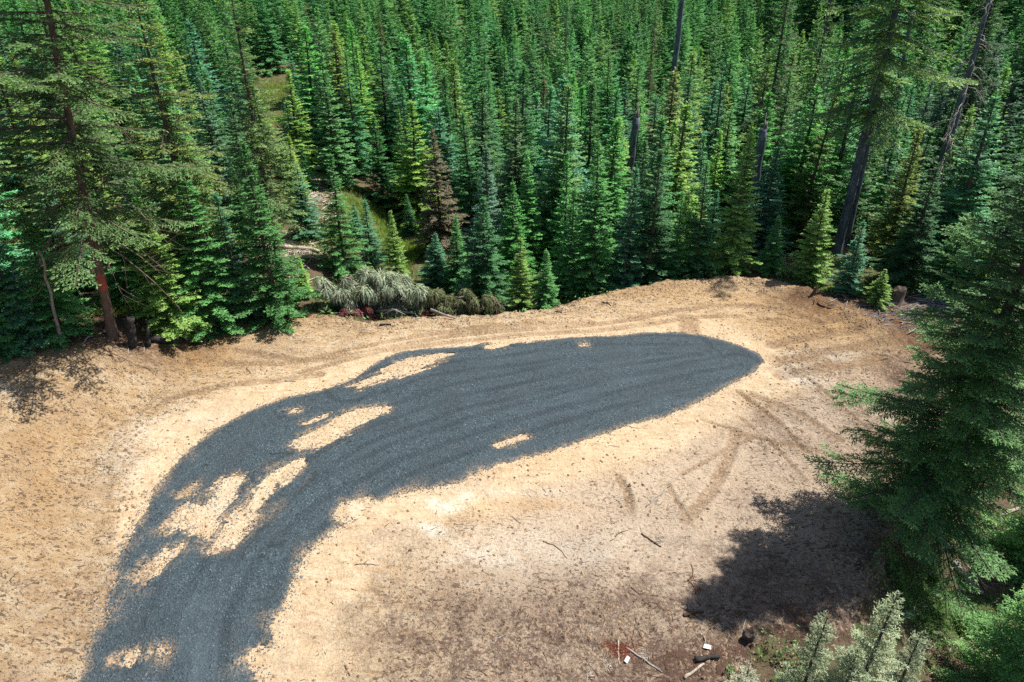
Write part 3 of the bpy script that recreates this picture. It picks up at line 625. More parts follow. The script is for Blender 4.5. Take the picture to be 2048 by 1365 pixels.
GAPS = [(*at(545, 190)[:2], 4.2), (*at(560, 240)[:2], 2.6), (*at(835, 480)[:2], 2.3), (*at(815, 510)[:2], 2.0), (*at(635, 400)[:2], 2.3), (*at(645, 440)[:2], 1.8), (*at(600, 495)[:2], 2.6), (*at(640, 500)[:2], 2.0),
        (*at(1700, 595)[:2], 2.5), (*at(1800, 600)[:2], 2.6), (*at(1900, 610)[:2], 3.0), (*at(1560, 380)[:2], 2.3), (*at(740, 420)[:2], 2.0),
        (*at(720, 600)[:2], 2.8), (*at(820, 600)[:2], 2.8), (*at(940, 605)[:2], 2.0), (*at(225, 670)[:2], 2.0), (*at(330, 665)[:2], 1.8), (*at(1665, 520)[:2], 1.2), (*at(1500, 440)[:2], 1.0), (*at(1255, 360)[:2], 1.0), (*at(1275, 430)[:2], 2.2), (*at(1530, 500)[:2], 2.0),
        (*at(1180, 640)[:2], 1.0), (*at(1840, 450)[:2], 1.2), (*at(1700, 420)[:2], 1.5), (*at(220, 440)[:2], 1.5)]
# ---- old trees
def old_tree(px, b_, tp, va, tone, wf, lab, lean=(0, 0), grp='old conifers rising above the young firs'):
    x, y, z, h = by_px(px, b_, tp); s = h / 20.0
    e = place('old_conifer', OLD[va], (x, y, z), rr.random() * 6.28, s * wf, s, tone, lab, 'conifer', grp, lean); forest.append((x, y, 2.2)); return e
DK = (.034, .080, .032); OLV = (.085, .135, .04); BRN = (.075, .085, .045)
old_tree(415, 600, -60, 2, OLV, 1.15, 'second old conifer from the left, with a yellowish upper crown')
old_tree(560, 540, -40, 0, (.058, .125, .04), 1.1, 'third old conifer from the left, dense dark crown leaning over the log opening')
old_tree(1512, 400, -70, 1, DK, 1.0, 'dark old conifer towering directly above the split snag', (0, .02))
old_tree(1585, 380, -60, 0, (.045, .11, .042), .85, 'old conifer between the split snag and the twin-trunk conifer')
old_tree(1290, 260, 0, 1, BRN, .5, 'brownish drooping old conifer above the short broken snag')
old_tree(1125, 260, -20, 1, DK, .45, 'dark thin old conifer at the top middle, left of the brownish one')
old_tree(1880, 350, -60, 2, (.03, .075, .042), 1.2, 'dark old conifer behind the bare grey snag')
old_tree(1990, 330, -60, 0, (.03, .075, .042), 1.2, 'dark old conifer in the top right corner')
old_tree(770, 170, 0, 1, BRN, .5, 'brownish old conifer at the top edge left of centre')
old_tree(200, 420, -40, 2, (.05, .11, .038), 1.2, 'old conifer behind the paint-marked conifer')
old_tree(20, 560, -60, 0, (.058, .13, .04), 1.1, 'old conifer at the upper left edge of the picture')

def lone_tree(name, px, b_, Ht, args, color, lab, lean=(0, 0), rz=0.0, bark=None, zoff=0.0, loc=None):
    tr, cr = build_conifer(**args, Ht=Ht); x, y, z = loc or at(px, b_)
    if bark: tr.materials.clear(); tr.materials.append(bark)
    e = place(name, (tr, cr), (x, y, z + zoff), rz, 1, 1, color, lab, 'conifer', None, lean); forest.append((x, y, 2.0)); return e
# paint-marked tree on the left bank
lone_tree('old_conifer', 226, 672, 25.0, dict(seed=301, R=3.7, z0=4.6, whorl=.50, nb=7, shape=.55, e_top=25, e_bot=-8, droop=.20, lift=.17, ssp=.22, smax=1.2, el=.15, ew=.055, sec=True, lsp=.13,
          miss=.12, hang=.15, deadlow=.22, trunk_r=.185, irregular=.6, dead_z=5.6, sides=10, bend=.02), (.042, .095, .032),
          'old sparse conifer with red paint mark low on its bare trunk, on left bank', (0, .098), 0, M_BARKR)
# twin trunk old tree, right
e2 = lone_tree('old_conifer', 1672, 512, 25.0, dict(seed=305, R=4.4, z0=8.5, whorl=.60, nb=7, shape=.5, e_top=20, e_bot=-18, droop=.2, lift=.16, ssp=.24, smax=1.2, el=.17, ew=.065, sec=True, lsp=.15,
          miss=.12, hang=.16, deadlow=.25, trunk_r=.30, irregular=.5, dead_z=9.0, sides=9), (.066, .135, .042),
          'big old conifer on two close trunks right of the split snag', (0, -.02), 1.0, M_SNAG)
mb = MB(); rs5 = np.random.RandomState(4); mb.tube([(.75, -.3, -.5), (.7, -.3, 2), (.62, -.2, 6), (.5, -.1, 9.5), (.35, 0, 12)], [.27, .23, .21, .17, .11], 9, True, rs5, .15)
o = link('trunk', mb.mesh('second_trunk'), e2, M_SNAG); o['label'] = 'second grey trunk'
# big near tree, right
lone_tree('old_conifer', 1830, 1075, 16.5, dict(seed=311, R=2.95, z0=.9, whorl=.34, nb=9, shape=.70, e_top=34, e_bot=-12, droop=.20, lift=.17, ssp=.15, smax=.95, el=.11, ew=.036, sec=True, lsp=.085,
          miss=.06, hang=.12, deadlow=.12, trunk_r=.21, irregular=.42, dead_z=1.5, sides=12), (.044, .130, .042),
          'big dark conifer close on the right, casting its shadow over the dirt', (0, -.01), 2.2)
# bright firs, bottom right corner
lone_tree('young_conifer', 2010, 1400, 5.6, dict(seed=321, R=1.7, z0=.1, whorl=.27, nb=8, shape=.8, e_top=42, e_bot=-4, ssp=.07, smax=.34, el=.085, ew=.028, miss=.05, irregular=.25),
          (.055, .18, .05), 'bright green bushy fir filling the bottom right corner', (0, 0), .4)
lone_tree('young_conifer', 2080, 1130, 6.5, dict(seed=322, R=1.8, z0=.1, whorl=.3, nb=8, shape=.8, e_top=42, e_bot=-4, ssp=.085, smax=.36, el=.10, ew=.032, miss=.05, irregular=.25),
          (.055, .175, .05), 'bright fir at the right edge below the big dark conifer', (0, 0), .9)
# silver firs at the bottom
SIL = (.125, .16, .10)
for i, (px, b_, ht, R_, lab) in enumerate(((1695, 1440, 1188, .72, 'tallest pale silvery fir at the bottom edge, in front of the tree shadow'),
                                           (1590, 1430, 1236, .58, 'silvery fir left of the tallest silvery fir'),
                                           (1772, 1430, 1268, .55, 'silvery fir right of the green grass tuft'),
                                           (1650, 1475, 1300, .6, 'silvery fir cut off by the bottom edge between the two leftmost ones'),
                                           (1470, 1440, 1340, .7, 'low whitish fir at the bottom edge, leftmost of the silvery firs'))):
    ht = by_px(px, b_, ht)[3]
    lone_tree('silvery_fir', px, b_, ht, dict(seed=330 + i, R=R_, z0=.1, whorl=.27, nb=6, shape=.75, e_top=50, e_bot=12, droop=.1, ssp=.055, smax=.24, el=.065, ew=.024, miss=.08, irregular=.55, hang=.05, tipbright=.5),
              SIL if i != 4 else (.18, .19, .14), lab, (0, 0), i * 1.3)

# ---- random young wood
pts = list(forest); made = []
rg = np.random.RandomState(77)
cand = []
for _ in range(60000):
    y = 30 + 42 * rg.rand(); x = (rg.rand() * 2 - 1) * (.86 * y + 2)
    if x > -9.5 and y < 36.5 + .02 * x: continue
    cand.append((x, y))
cand = np.array(cand); cs = sdpoly(cand[:, 0], cand[:, 1], DIRT); cl = sdpoly(cand[:, 0], cand[:, 1], LEVEL)
cand = cand[(cs < -.8) & (cl < -1.6)]
for x, y in cand:
    if any((x - g[0]) ** 2 + (y - g[1]) ** 2 < g[2] ** 2 for g in GAPS): continue
    mind = 2.35 + 1.0 * float(vnoise(x * .2, y * .2))
    if any((x - p[0]) ** 2 + (y - p[1]) ** 2 < (max(mind, p[2])) ** 2 for p in pts): continue
    pts.append((x, y, 1.5)); made.append((x, y))
made.sort(key=lambda p: p[1]); made = [p for p in made if p[1] > 26]
indiv, rest = made[:262], made[262:]
print('young trees', len(made), 'last y', indiv[-1])
recs = []
for x, y in indiv:
    z = float(H(x, y)); h = 5.2 + 3.8 * float(vnoise(x * .13 + 5, y * .13)) + 4.2 * rg.rand()
    if rg.rand() < .12: h *= .6
    for g in GAPS[:11]:      # keep openings open: lower trees on their near side
        if abs(x - g[0]) < g[2] * .9 and 0 < g[1] - y < 9: h = min(h, 4.2 + 1.2 * rg.rand())
    if x > 12: h *= 1.05
    tn = rg.choice(['blue-green', 'mid-green', 'yellow-green', 'dark green', 'brownish'], p=[.28, .36, .20, .12, .04]); recs.append([x, y, z, h, tn])
SIGHT = []
for (ax_1, ay_1, bx_1, by_1, n_, by_) in ((1257, 345, 1273, 238, 6, at(1247, 425)[1]), (1351, 120, 1369, 5, 5, at(1338, 235)[1]), (1501, 415, 1528, 262, 8, at(1493, 470)[1]), (1675, 490, 1735, 260, 9, at(1672, 512)[1]), (1850, 400, 1965, 10, 12, at(1842, 470)[1]), (1786, 200, 1824, 30, 6, at(1772, 300)[1]),
        (640, 380, 645, 465, 5, 60), (585, 492, 640, 500, 4, 47), (545, 150, 552, 225, 5, 105), (535, 190, 560, 250, 3, 90), (835, 470, 815, 510, 3, 48), (700, 400, 745, 440, 3, 55), (235, 440, 260, 300, 4, 75)):
    for i in range(n_): u_ = i / (n_ - 1); SIGHT.append((ax_1 + (bx_1 - ax_1) * u_, ay_1 + (by_1 - ay_1) * u_, by_))
def blocks(x, y, z, h):
    pbx, pby = project(x, y, z); ptx, pty = project(x, y, z + h); wpx = F * .17 * h / (y * CP + (CAM_H - z) * SP)
    for sx_, sy_, sd_ in SIGHT:
        if y > sd_ - 1: continue
        u_ = (sy_ - pty) / (pby - pty + 1e-6)
        if 0 < u_ < 1 and abs(sx_ - (ptx + (pbx - ptx) * u_)) < wpx * u_ + 9: return True
    return False
for r in recs:
    while r[3] > 2.2 and blocks(r[0], r[1], r[2], r[3]): r[3] *= .9
recs = [r for r in recs if r[3] > 2.2]
def zone(px):
    for lim, nm in ((150, 'left of the paint-marked conifer'), (480, 'right of the paint-marked conifer'), (660, 'around the fallen logs'), (1000, 'beyond the brush heap'),
                    (1210, 'left of the short broken snag'), (1460, 'right of the short broken snag'), (1640, 'around the split snag'), (1820, 'around the twin-trunk conifer')):
        if px < lim: return nm
    return 'by the bare branchy snag'
grp = {}
for r in recs:
    px, py = project(r[0], r[1], r[2] + r[3]); band = 'near' if r[1] < 44 else 'middle' if r[1] < 51 else 'back'
    size = 'short' if r[3] < 7 else 'tall' if r[3] > 10.4 else ''
    grp.setdefault((r[4], size, band, zone(px)), []).append((px, r))
ORD = ['leftmost', 'second', 'third', 'fourth', 'fifth', 'sixth', 'seventh', 'eighth', 'ninth', 'tenth', 'eleventh', 'twelfth']
for key, lst in grp.items():
    lst.sort(key=lambda q: q[0]); tn, size, band, zn = key
    for i, (px, r) in enumerate(lst):
        x, y, z, h, _ = r; s = h / NH; va = rg.randint(len(YOUNG)); q = .8 + .4 * rg.rand(); c = tuple(v * q * (1 + .12 * rg.randn()) for v in TONES[tn])
        kind = f'{size} {tn} fir'.strip(); row = {'near': 'in the near ranks', 'middle': 'in the middle ranks', 'back': 'in the back ranks'}[band]
        if len(lst) == 1: lab = f'single {kind} {row} {zn}'
        elif i == 0: lab = f'leftmost {kind} {row} {zn}'
        elif i == len(lst) - 1: lab = f'rightmost {kind} {row} {zn}'
        else: lab = f'{ORD[min(i, 11)]} {kind} from left {row} {zn}'
        wf = 1.05 + .8 * rg.rand()
        place('young_conifer', YOUNG[va], (x, y, z), rg.rand() * 6.28, s * wf, s, c, lab, 'fir tree', 'young firs of the wood', (rg.randn() * .02, rg.randn() * .02))
# ---- everything further away: one mass
fx, fy = [p[0] for p in rest], [p[1] for p in rest]
y = 72.0
while y < 330:
    sp = 3.5 + (y - 72) * .012; wdt = .80 * y + 8
    for x in np.arange(-wdt, wdt, sp):
        fx.append(x + rg.randn() * sp * .6); fy.append(y + rg.randn() * sp * .6)
    y += sp
fx = np.array(fx); fy = np.array(fy); ok = np.ones(len(fx), bool)
for g in GAPS[:2]: ok &= (fx - g[0]) ** 2 + (fy - g[1]) ** 2 > (g[2] * 1.2) ** 2
fx, fy = fx[ok], fy[ok]; fzz = H(fx, fy); ok = np.array([not blocks(a, b, c, 11.5) for a, b, c in zip(fx, fy, fzz)]); fx, fy, fzz = fx[ok], fy[ok], fzz[ok]
isold = (vnoise(fx * .05 + 3, fy * .05) * .6 + .35 * sstep(20, 60, fx) + .35 * rg.rand(len(fx)) > .86)
far = []
for i, (r, sh, et) in enumerate(((2.9, 1.0, 44), (2.6, .95, 46), (3.3, 1.05, 40), (2.4, .9, 48))):
    tr, cr = build_conifer(400 + i, 10.0, r, .3, .46, 6, sh, et, -6, ssp=.17, el=.24, ew=.09, smax=.4, irregular=.25, limbs=False); cr.materials.clear(); cr.materials.append(M_FAR)
    o = bpy.data.objects.new('distant_fir', cr); far.append(o)
tr, cr = build_conifer(410, 20.0, 2.6, 3, .55, 7, .6, 30, -14, ssp=.2, el=.3, ew=.11, smax=.6, miss=.15, irregular=.4, limbs=False); cr.materials.clear(); cr.materials.append(M_FAR)
far.append(bpy.data.objects.new('distant_old_conifer', cr))
scl = .55 + .6 * rg.rand(len(fx)); idx = np.where(isold, 4, rg.randint(0, 4, len(fx))).astype(float)
pm = bpy.data.meshes.new('distant_conifers'); pm.vertices.add(len(fx)); pm.vertices.foreach_set('co', np.stack([fx, fy, fzz], 1).astype(np.float32).ravel())
for nme, arr in (('rz', rg.rand(len(fx)) * 6.28), ('scl', scl), ('idx', idx)):
    a_ = pm.attributes.new(nme, 'FLOAT', 'POINT'); a_.data.foreach_set('value', arr.astype(np.float32))
po = bpy.data.objects.new('distant_forest', pm); COL.objects.link(po); po['kind'] = 'stuff'
ng = bpy.data.node_groups.new('scatter_firs', 'GeometryNodeTree'); ng.interface.new_socket('Geometry', in_out='INPUT', socket_type='NodeSocketGeometry'); ng.interface.new_socket('Geometry', in_out='OUTPUT', socket_type='NodeSocketGeometry')
gi = ng.nodes.new('NodeGroupInput'); go = ng.nodes.new('NodeGroupOutput'); jn = ng.nodes.new('GeometryNodeJoinGeometry'); ip = ng.nodes.new('GeometryNodeInstanceOnPoints')
for o in far[::-1]:
    oi = ng.nodes.new('GeometryNodeObjectInfo'); oi.inputs[0].default_value = o; oi.inputs['As Instance'].default_value = True; ng.links.new(oi.outputs['Geometry'], jn.inputs[0])
def nattr(n_, t_='FLOAT'):
    q = ng.nodes.new('GeometryNodeInputNamedAttribute'); q.data_type = t_; q.inputs[0].default_value = n_; return q.outputs[0]
ng.links.new(gi.outputs[0], ip.inputs['Points']); ng.links.new(jn.outputs[0], ip.inputs['Instance']); ip.inputs['Pick Instance'].default_value = True
f2i = ng.nodes.new('FunctionNodeFloatToInt'); ng.links.new(nattr('idx'), f2i.inputs[0]); ng.links.new(f2i.outputs[0], ip.inputs['Instance Index'])
cx = ng.nodes.new('ShaderNodeCombineXYZ'); ng.links.new(nattr('rz'), cx.inputs[2]); ng.links.new(cx.outputs[0], ip.inputs['Rotation'])
ng.links.new(nattr('scl'), ip.inputs['Scale']); ng.links.new(ip.outputs[0], go.inputs[0])
md = po.modifiers.new('scatter', 'NODES'); md.node_group = ng
print('far trees', len(fx))

# ------------------------------------------------------------------ snags
def snag(px0, b_, px1, tp, r0, lab, splinter=True, branches=0, seed=0, rtop=.6, mat=M_SNAG, blen=2.6, bstart=.35):
    rs = np.random.RandomState(seed); x, y, z = at(px0, b_)
    # top at the same distance: solve height and sideways lean
    h = by_px(px0, b_, tp)[3]
    f = y * CP + (CAM_H - z - h) * SP; xt = (px1 - 1024) / F * f - x
    e = empty('snag', (x, y, z)); tag(e, lab, 'dead tree')
    mb = MB(); k = 12; pts_ = [(xt * i / k + .04 * math.sin(i * 1.7 + seed), .05 * math.cos(i * 2.1 + seed), -.4 + (h + .4) * i / k) for i in range(k + 1)]
    rad = [r0 * (1.25 if i == 0 else 1) * (1 - (1 - rtop) * i / k) for i in range(k + 1)]
    mb.tube(pts_, rad, 12, True, rs, .22); t = link('trunk', mb.mesh('snag_trunk'), e, mat)
    if splinter:
        for i in range(4):
            m2 = MB(); a = rs.rand() * 6.28; rr_ = rad[-1] * .55; p = np.array([xt + math.cos(a) * rr_, math.sin(a) * rr_, h - .1]); m2.tube([p, p + [0, 0, .25 + .3 * rs.rand()], p + [.03, 0, .5 + .7 * rs.rand()]], [rr_ * .55, rr_ * .35, .01], 5)
            link('splinter', m2.mesh('splinter'), e, M_SILVER)
        for i in range(3):
            m2 = MB(); u = .25 + .65 * rs.rand(); a = rs.rand() * 6.28; p = np.array([xt * u, 0, h * u]); d = np.array([math.cos(a), math.sin(a) * .7, .15]); m2.tube([p, p + d * .5, p + d * (.7 + .5 * rs.rand())], [.04, .025, .01], 5)
            link('branch_stub', m2.mesh('branch_stub'), e, M_SILVER)
    for i in range(branches):
        m2 = MB(); u = bstart + (1 - bstart) * (i + rs.rand()) / branches; a = rs.rand() * 6.28; L = blen * (1.15 - .8 * ((u - bstart) / (1 - bstart))) * (.6 + .5 * rs.rand())
        p = np.array([xt * u, 0, -.4 + (h + .4) * u]); q = [p + np.array([math.cos(a) * L * s_ + .08 * rs.randn(), math.sin(a) * L * s_ + .08 * rs.randn(), L * (.10 * s_ - .85 * s_ ** 2)]) for s_ in (0, .3, .55, .8, 1)]
        m2.tube(q, [.035, .026, .018, .011, .005], 4)
        for _ in range(6):
            j = rs.randint(1, 4); b0 = q[j] + (q[j + 1] - q[j]) * rs.rand(); d = np.array([math.cos(a + rs.randn() * .8), math.sin(a + rs.randn() * .8), -.9 + .4 * rs.randn()]) * L * (.15 + .22 * rs.rand())
            m2.tube([b0, b0 + d * .5 + rs.randn(3) * .03, b0 + d], [.012, .008, .003], 3)
        link('branch', m2.mesh('branch'), e, M_SILVER)
    return e
snag(1247, 425, 1273, 236, .30, 'short broken grey snag with flat top standing among the firs', True, 0, 1, .85)
snag(1338, 235, 1371, -60, .40, 'tall bare pole snag running off the top edge', False, 0, 2, .7)
snag(1493, 470, 1528, 258, .34, 'split grey snag with pale splintered top', True, 0, 3, .75)
snag(1842, 470, 1985, -15, .36, 'leaning bare snag with many drooping silver branches, upper right', False, 46, 4, .25, M_SNAG, 3.0, .30)
snag(1772, 300, 1826, 20, .27, 'thin bluish pole snag left of the branchy leaning snag', False, 0, 5, .6)
snag(1640, 150, 1665, -50, .30, 'distant pole snag above the twin-trunk conifer', False, 0, 6, .6)
snag(262, 692, 259, 636, .19, 'short blackened stub right of the paint-marked trunk', False, 0, 7, .9, M_CHAR)
snag(293, 690, 292, 640, .15, 'narrow pointed black stub, right one of two by the painted trunk', False, 0, 8, .45, M_CHAR)
snag(122, 690, 80, 500, .085, 'thin pale leaning pole trunk left of the paint-marked conifer', False, 0, 9, .45, M_SILVER)

# ------------------------------------------------------------------ felled brush heap
def clump_heap(name, spec, lab, color, seed, tube_=None, mat_extra=None):
    rs = np.random.RandomState(seed); Cs, Ds, Ws, ls, ws, ts, dd = [], [], [], [], [], [], []
    xs0, ys0, zs0 = spec[0][0], spec[0][1], spec[0][2]
    e = empty(name, (xs0, ys0, zs0)); tag(e, lab, 'felled tree', 'felled conifers along the far edge of the dirt')
    wood = MB()
    for (cx, cy, cz, r, dead) in spec:
        r = r * 1.2; r = r * (.6 + .6 * rs.rand()); n = int(300 * r / .6); ta_, tb_ = rs.randn(2) * .35; a = rs.rand(n) * 6.283; rad = r * (.25 + .85 * rs.rand(n) ** .6)
        top = np.array([cx - xs0, cy - ys0, cz - zs0 + r * .75])
        for i in range(n):      # arching, hanging shoots that leave the clump's crown
            m = 7; s_ = (np.arange(m) + .5) / m; out = rad[i] * np.sin(s_ * 1.45); dn = -r * .95 * (s_ ** 2) * (.6 + .5 * rs.rand()) + .05 * r
            p = np.stack([top[0] + np.cos(a[i]) * out, top[1] + np.sin(a[i]) * out, top[2] + dn + .10 * r * rs.randn() + (ta_ * np.cos(a[i]) + tb_ * np.sin(a[i])) * out], 1) + rs.randn(3) * .10 * r
            d = np.gradient(p, axis=0); d = unit(d + rs.randn(m, 3) * .02); Cs.append(p); Ds.append(d); Ws.append(unit(np.cross(d, rs.randn(m, 3) * .4 + [math.cos(a[i]), math.sin(a[i]), .6])))
            ls.append(np.full(m, rad[i] * .26 + .04)); ws.append(np.full(m, .035 + .02 * rs.rand())); ts.append((.7 + .6 * rs.rand()) * (.85 + .5 * (1 - s_))); dd.append(np.full(m, 1. if rs.rand() < dead else 0.))
    for i in range(min(14, len(spec))):
        cx, cy, cz, r, _d = spec[rs.randint(len(spec))]; d = unit(np.array([[rs.randn(), rs.randn() * .4 - .5, .1 + .35 * rs.rand()]]))[0] * (.7 + .7 * rs.rand()); p = np.array([cx - xs0, cy - ys0, cz - zs0 + r * .1])
        wd_ = MB(); wd_.tube([p - d * .4, p + d * .3 + rs.randn(3) * .05, p + d * .7 + rs.randn(3) * .06, p + d], [.03, .022, .014, .005], 5); link('bare_branch', wd_.mesh('bare_branch'), e, M_SILVER if i % 3 else M_STICK)
    v, f, a_ = kites(np.concatenate(Cs), np.concatenate(Ds), np.concatenate(Ws), np.concatenate(ls), np.concatenate(ws), np.concatenate(ts), np.concatenate(dd))
    me = mesh_np('crown', v, f, 4, a_); c = link('crown', me, e, mat_extra or M_N); c.color = (*color, 1)
    if tube_:
        for pts_, r_ in tube_: wood = MB(); wood.tube([np.array(p) - [xs0, ys0, zs0] for p in pts_], [r_ * (1 - .5 * i / (len(pts_) - 1)) for i in range(len(pts_))], 8); link('bare_branch', wood.mesh('bare_branch'), e, M_SILVER)
    return e
def spec_px(lst, yb=33.6):
    out = []
    for px, py, r, dead, hh in lst:
        yy = yb + .5 * math.sin(px) + max(0, (600 - py)) * .012; z0_ = -.6   # clumps stand just past the rim; find height on the ray
        dx, dy, dz = ray(px, py); t_ = yy / dy; out.append((dx * t_, yy, CAM_H + dz * t_ - r * .3 , r, dead))
    return out
rq = random.Random(9)
sil = [(660, 572, .55), (690, 562, .55), (722, 560, .6), (755, 562, .6), (705, 585, .6), (740, 588, .55), (775, 580, .6), (800, 572, .5), (800, 596, .6), (830, 580, .55), (765, 606, .6), (720, 606, .5), (680, 595, .55), (828, 604, .5),
       (795, 618, .5), (645, 585, .4), (845, 596, .45), (742, 622, .45), (700, 618, .45), (770, 564, .5), (672, 612, .45), (650, 625, .4), (822, 625, .4)]
s1 = spec_px([(a + rq.gauss(0, 8), b + rq.gauss(0, 6), r, .16, 0) for a, b, r in sil + sil])
cx, cy = s1[0][0], s1[0][1]
clump_heap('felled_conifer', s1, 'felled fir showing silvery domed undersides of its boughs, left end of heap', (.155, .19, .14), 5,
           [([(-8.2, 33.3, -.2), (-6.5, 33.0, .15), (-5.2, 32.7, .05)], .09)])
olive = [(868, 596, .4), (890, 604, .42), (880, 620, .4), (915, 610, .42), (940, 606, .4), (925, 626, .38), (960, 618, .4), (985, 612, .38), (1005, 618, .32), (1000, 632, .3), (955, 632, .35), (905, 634, .35), (860, 618, .4), (930, 590, .3), (975, 600, .3)]
s2 = spec_px([(a + rq.gauss(0, 4), b + rq.gauss(0, 3), r, .22, 0) for a, b, r in olive + olive])
clump_heap('felled_conifer', s2, 'felled fir with olive drooping sprays, right end of the heap', (.075, .10, .045), 6)
rust = [(690, 628, .28), (715, 636, .32), (735, 625, .3), (745, 643, .28), (705, 648, .26), (725, 652, .26), (862, 636, .28), (882, 640, .26), (840, 640, .22), (690, 640, .25)]
s3 = spec_px([(a + rq.gauss(0, 6), b - 4 + rq.gauss(0, 3), r * .9, 0, 0) for a, b, r in rust + rust], 32.7)
clump_heap('dead_brush', s3, 'rust red dead fir boughs lying in front of the silvery felled fir', (.085, .035, .025), 7, [([(-6.9, 32.4, .15), (-6.2, 32.2, .55), (-5.6, 32.0, .35)], .035), ([(-4.3, 32.3, .5), (-3.6, 32.1, .3), (-2.9, 32.0, .1)], .08)])
bpy.context.view_layer.update()
o = [q for q in bpy.data.objects if q.name.startswith('dead_brush')][0]; o['category'] = 'dead branches'; del o['group']

# ------------------------------------------------------------------ logs, sticks, stumps
def stick(px0, py0, px1, py1, r, mat, lab, cat='stick', name='stick', grp_=None, fork=0, seed=0, lift=0.0, curve=.0, sides=7, parts_cut=False):
    rs = np.random.RandomState(seed + int(px0)); x0, y0, _ = at(px0, py0); x1, y1, _ = at(px1, py1)
    L = math.hypot(x1 - x0, y1 - y0); k = 7; pp = []
    nx, ny = -(y1 - y0) / (L + 1e-6), (x1 - x0) / (L + 1e-6)
    for i in range(k):
        u = i / (k - 1); b = curve * L * math.sin(u * 3.14) + rs.randn() * L * .012; x = x0 + (x1 - x0) * u + nx * b; y = y0 + (y1 - y0) * u + ny * b
        pp.append(np.array([x, y, float(Zg(x, y)) + r * .7 + lift * u]))
    o0 = pp[0].copy(); mb = MB(); mb.tube([p - o0 for p in pp], [r * (1.0 - .45 * i / (k - 1)) for i in range(k)], sides, True, rs, .25)
    for j in range(fork):
        i = 1 + rs.randint(k - 3); p = pp[i] - o0; s_ = rs.choice([-1, 1]); l = L * (.15 + .2 * rs.rand()); d = (pp[i + 1] - pp[i]); d /= np.linalg.norm(d); e_ = p + (d * .7 + np.array([nx, ny, .25]) * s_ * .7 * np.array([1, 1, s_])) * l
        mb.tube([p, (p + e_) / 2 + [0, 0, .02], e_], [r * .5, r * .35, r * .15], 5, True)
    o = link(name, mb.mesh(name), None, mat); o.location = o0; tag(o, lab, cat, grp_); return o
STK = [
    (1290, 1015, 1350, 962, .022, M_SILVER, 'long straight pale stick crossing the sand below the curved tyre mark', 1, .0),
    (1086, 1083, 1134, 1118, .016, M_STICK, 'curved thin dark twig alone on the pale sand below the white patch', 0, .12),
    (1283, 1068, 1322, 1096, .028, M_STICK, 'dark stick leaning beside the white splinter tuft', 1, .0),
    (1230, 1075, 1255, 1062, .014, M_STICK, 'forked dark twig left of the white splinter tuft', 3, .1),
    (710, 1130, 758, 1132, .016, M_STICK, 'dark twig on brown sand just right of the drive', 1, .05),
    (985, 1283, 1013, 1270, .022, M_SILVER, 'short grey stick in the middle of the reddish bottom ground', 0, .0),
    (1367, 1235, 1408, 1226, .045, M_STICK, 'thick dark forked branch piece left of the tree shadow', 2, .05),
    (1375, 1160, 1392, 1188, .020, M_STICK, 'dark upright-looking twig above the forked branch piece', 2, .1),
    (1383, 1130, 1378, 1165, .016, M_STICK, 'thin branched twig over the reddish sprig near the shadow', 3, .1),
    (1262, 1178, 1280, 1190, .020, M_STICK, 'short brown twig left of the forked branch', 0, .0),
    (1252, 1296, 1325, 1345, .032, M_SILVER, 'pale bare stick running down from the rust red sprig', 0, .0),
    (1236, 1280, 1238, 1330, .022, M_PALE, 'pale peeled stick standing out of the rust red sprig', 0, .0),
    (1368, 1358, 1408, 1330, .050, M_PALE, 'light tan log piece below the dark log near the bottom', 0, .0),
    (1390, 1322, 1438, 1318, .085, M_CHAR, 'short thick dark log near the bottom, by the white scrap', 0, .0),
    (1400, 1268, 1412, 1290, .016, M_PALE, 'thin pale twig pointing at the white scrap', 0, .1),
    (1483, 1268, 1492, 1240, .015, M_PALE, 'thin light stick just left of the slanted stump', 0, .0),
    (1617, 1258, 1634, 1266, .025, M_PALE, 'curved pale stick between the two left silvery firs', 0, .2),
    (1728, 1038, 1742, 985, .032, M_SILVER, 'grey stick lying in the tree shadow up towards the trunk', 0, .0),
    (1855, 1000, 1850, 1030, .02, M_PALE, 'short pale stick in shade at the foot of the big near tree', 0, .0),
    (1635, 607, 1662, 618, .055, M_STICK, 'dark root piece half buried on the right dirt rim', 0, -.1),
    (1752, 642, 1773, 622, .045, M_STICK, 'curved dark branch sticking up from the right dirt rim', 0, -.15),
    (760, 652, 782, 651, .06, M_CHAR, 'dark plank-like stick at the far rim under the rust brush', 0, .0),
    (1205, 606, 1222, 612, .03, M_CHAR, 'small dark root on the far rim below the full fir', 2, .1),
    (1110, 624, 1124, 627, .03, M_CHAR, 'tiny dark root on the rim left of the full fir', 1, .1),
    (570, 762, 592, 765, .03, M_SILVER, 'small bluish grey twig heap on the sand left of the drive', 3, .0),
    (493, 738, 503, 748, .02, M_STICK, 'tiny dark twig on the upper left sand', 2, .0),
    (20, 1162, 38, 1146, .018, M_STICK, 'dark twig on the left bank', 1, .05),
    (690, 1332, 700, 1352, .022, M_STICK, 'small dark forked twig right of the drive at the bottom', 3, .0),
    (1100, 1290, 1112, 1270, .018, M_STICK, 'small dark twig in the reddish ground left of the rust sprig', 0, .0),
    (1470, 1055, 1520, 1030, .016, M_SILVER, 'faint thin stick on pink sand left of the shadow tip', 1, .05),
    (218, 700, 226, 722, .03, M_STICK, 'dark root hanging out of the bank under the painted trunk', 1, .05),
    (254, 688, 256, 712, .022, M_PALE, 'pale root hanging from the left bank, left of a pair', 0, .05),
    (286, 686, 288, 706, .022, M_PALE, 'pale root hanging from the left bank, right of a pair', 0, .05),
    (165, 690, 190, 672, .04, M_SILVER, 'pale branch in the shade left of the painted trunk foot', 1, .1),
    (2, 700, 50, 678, .03, M_SILVER, 'thin stick over the shaded bank at the left edge', 0, .0),
]
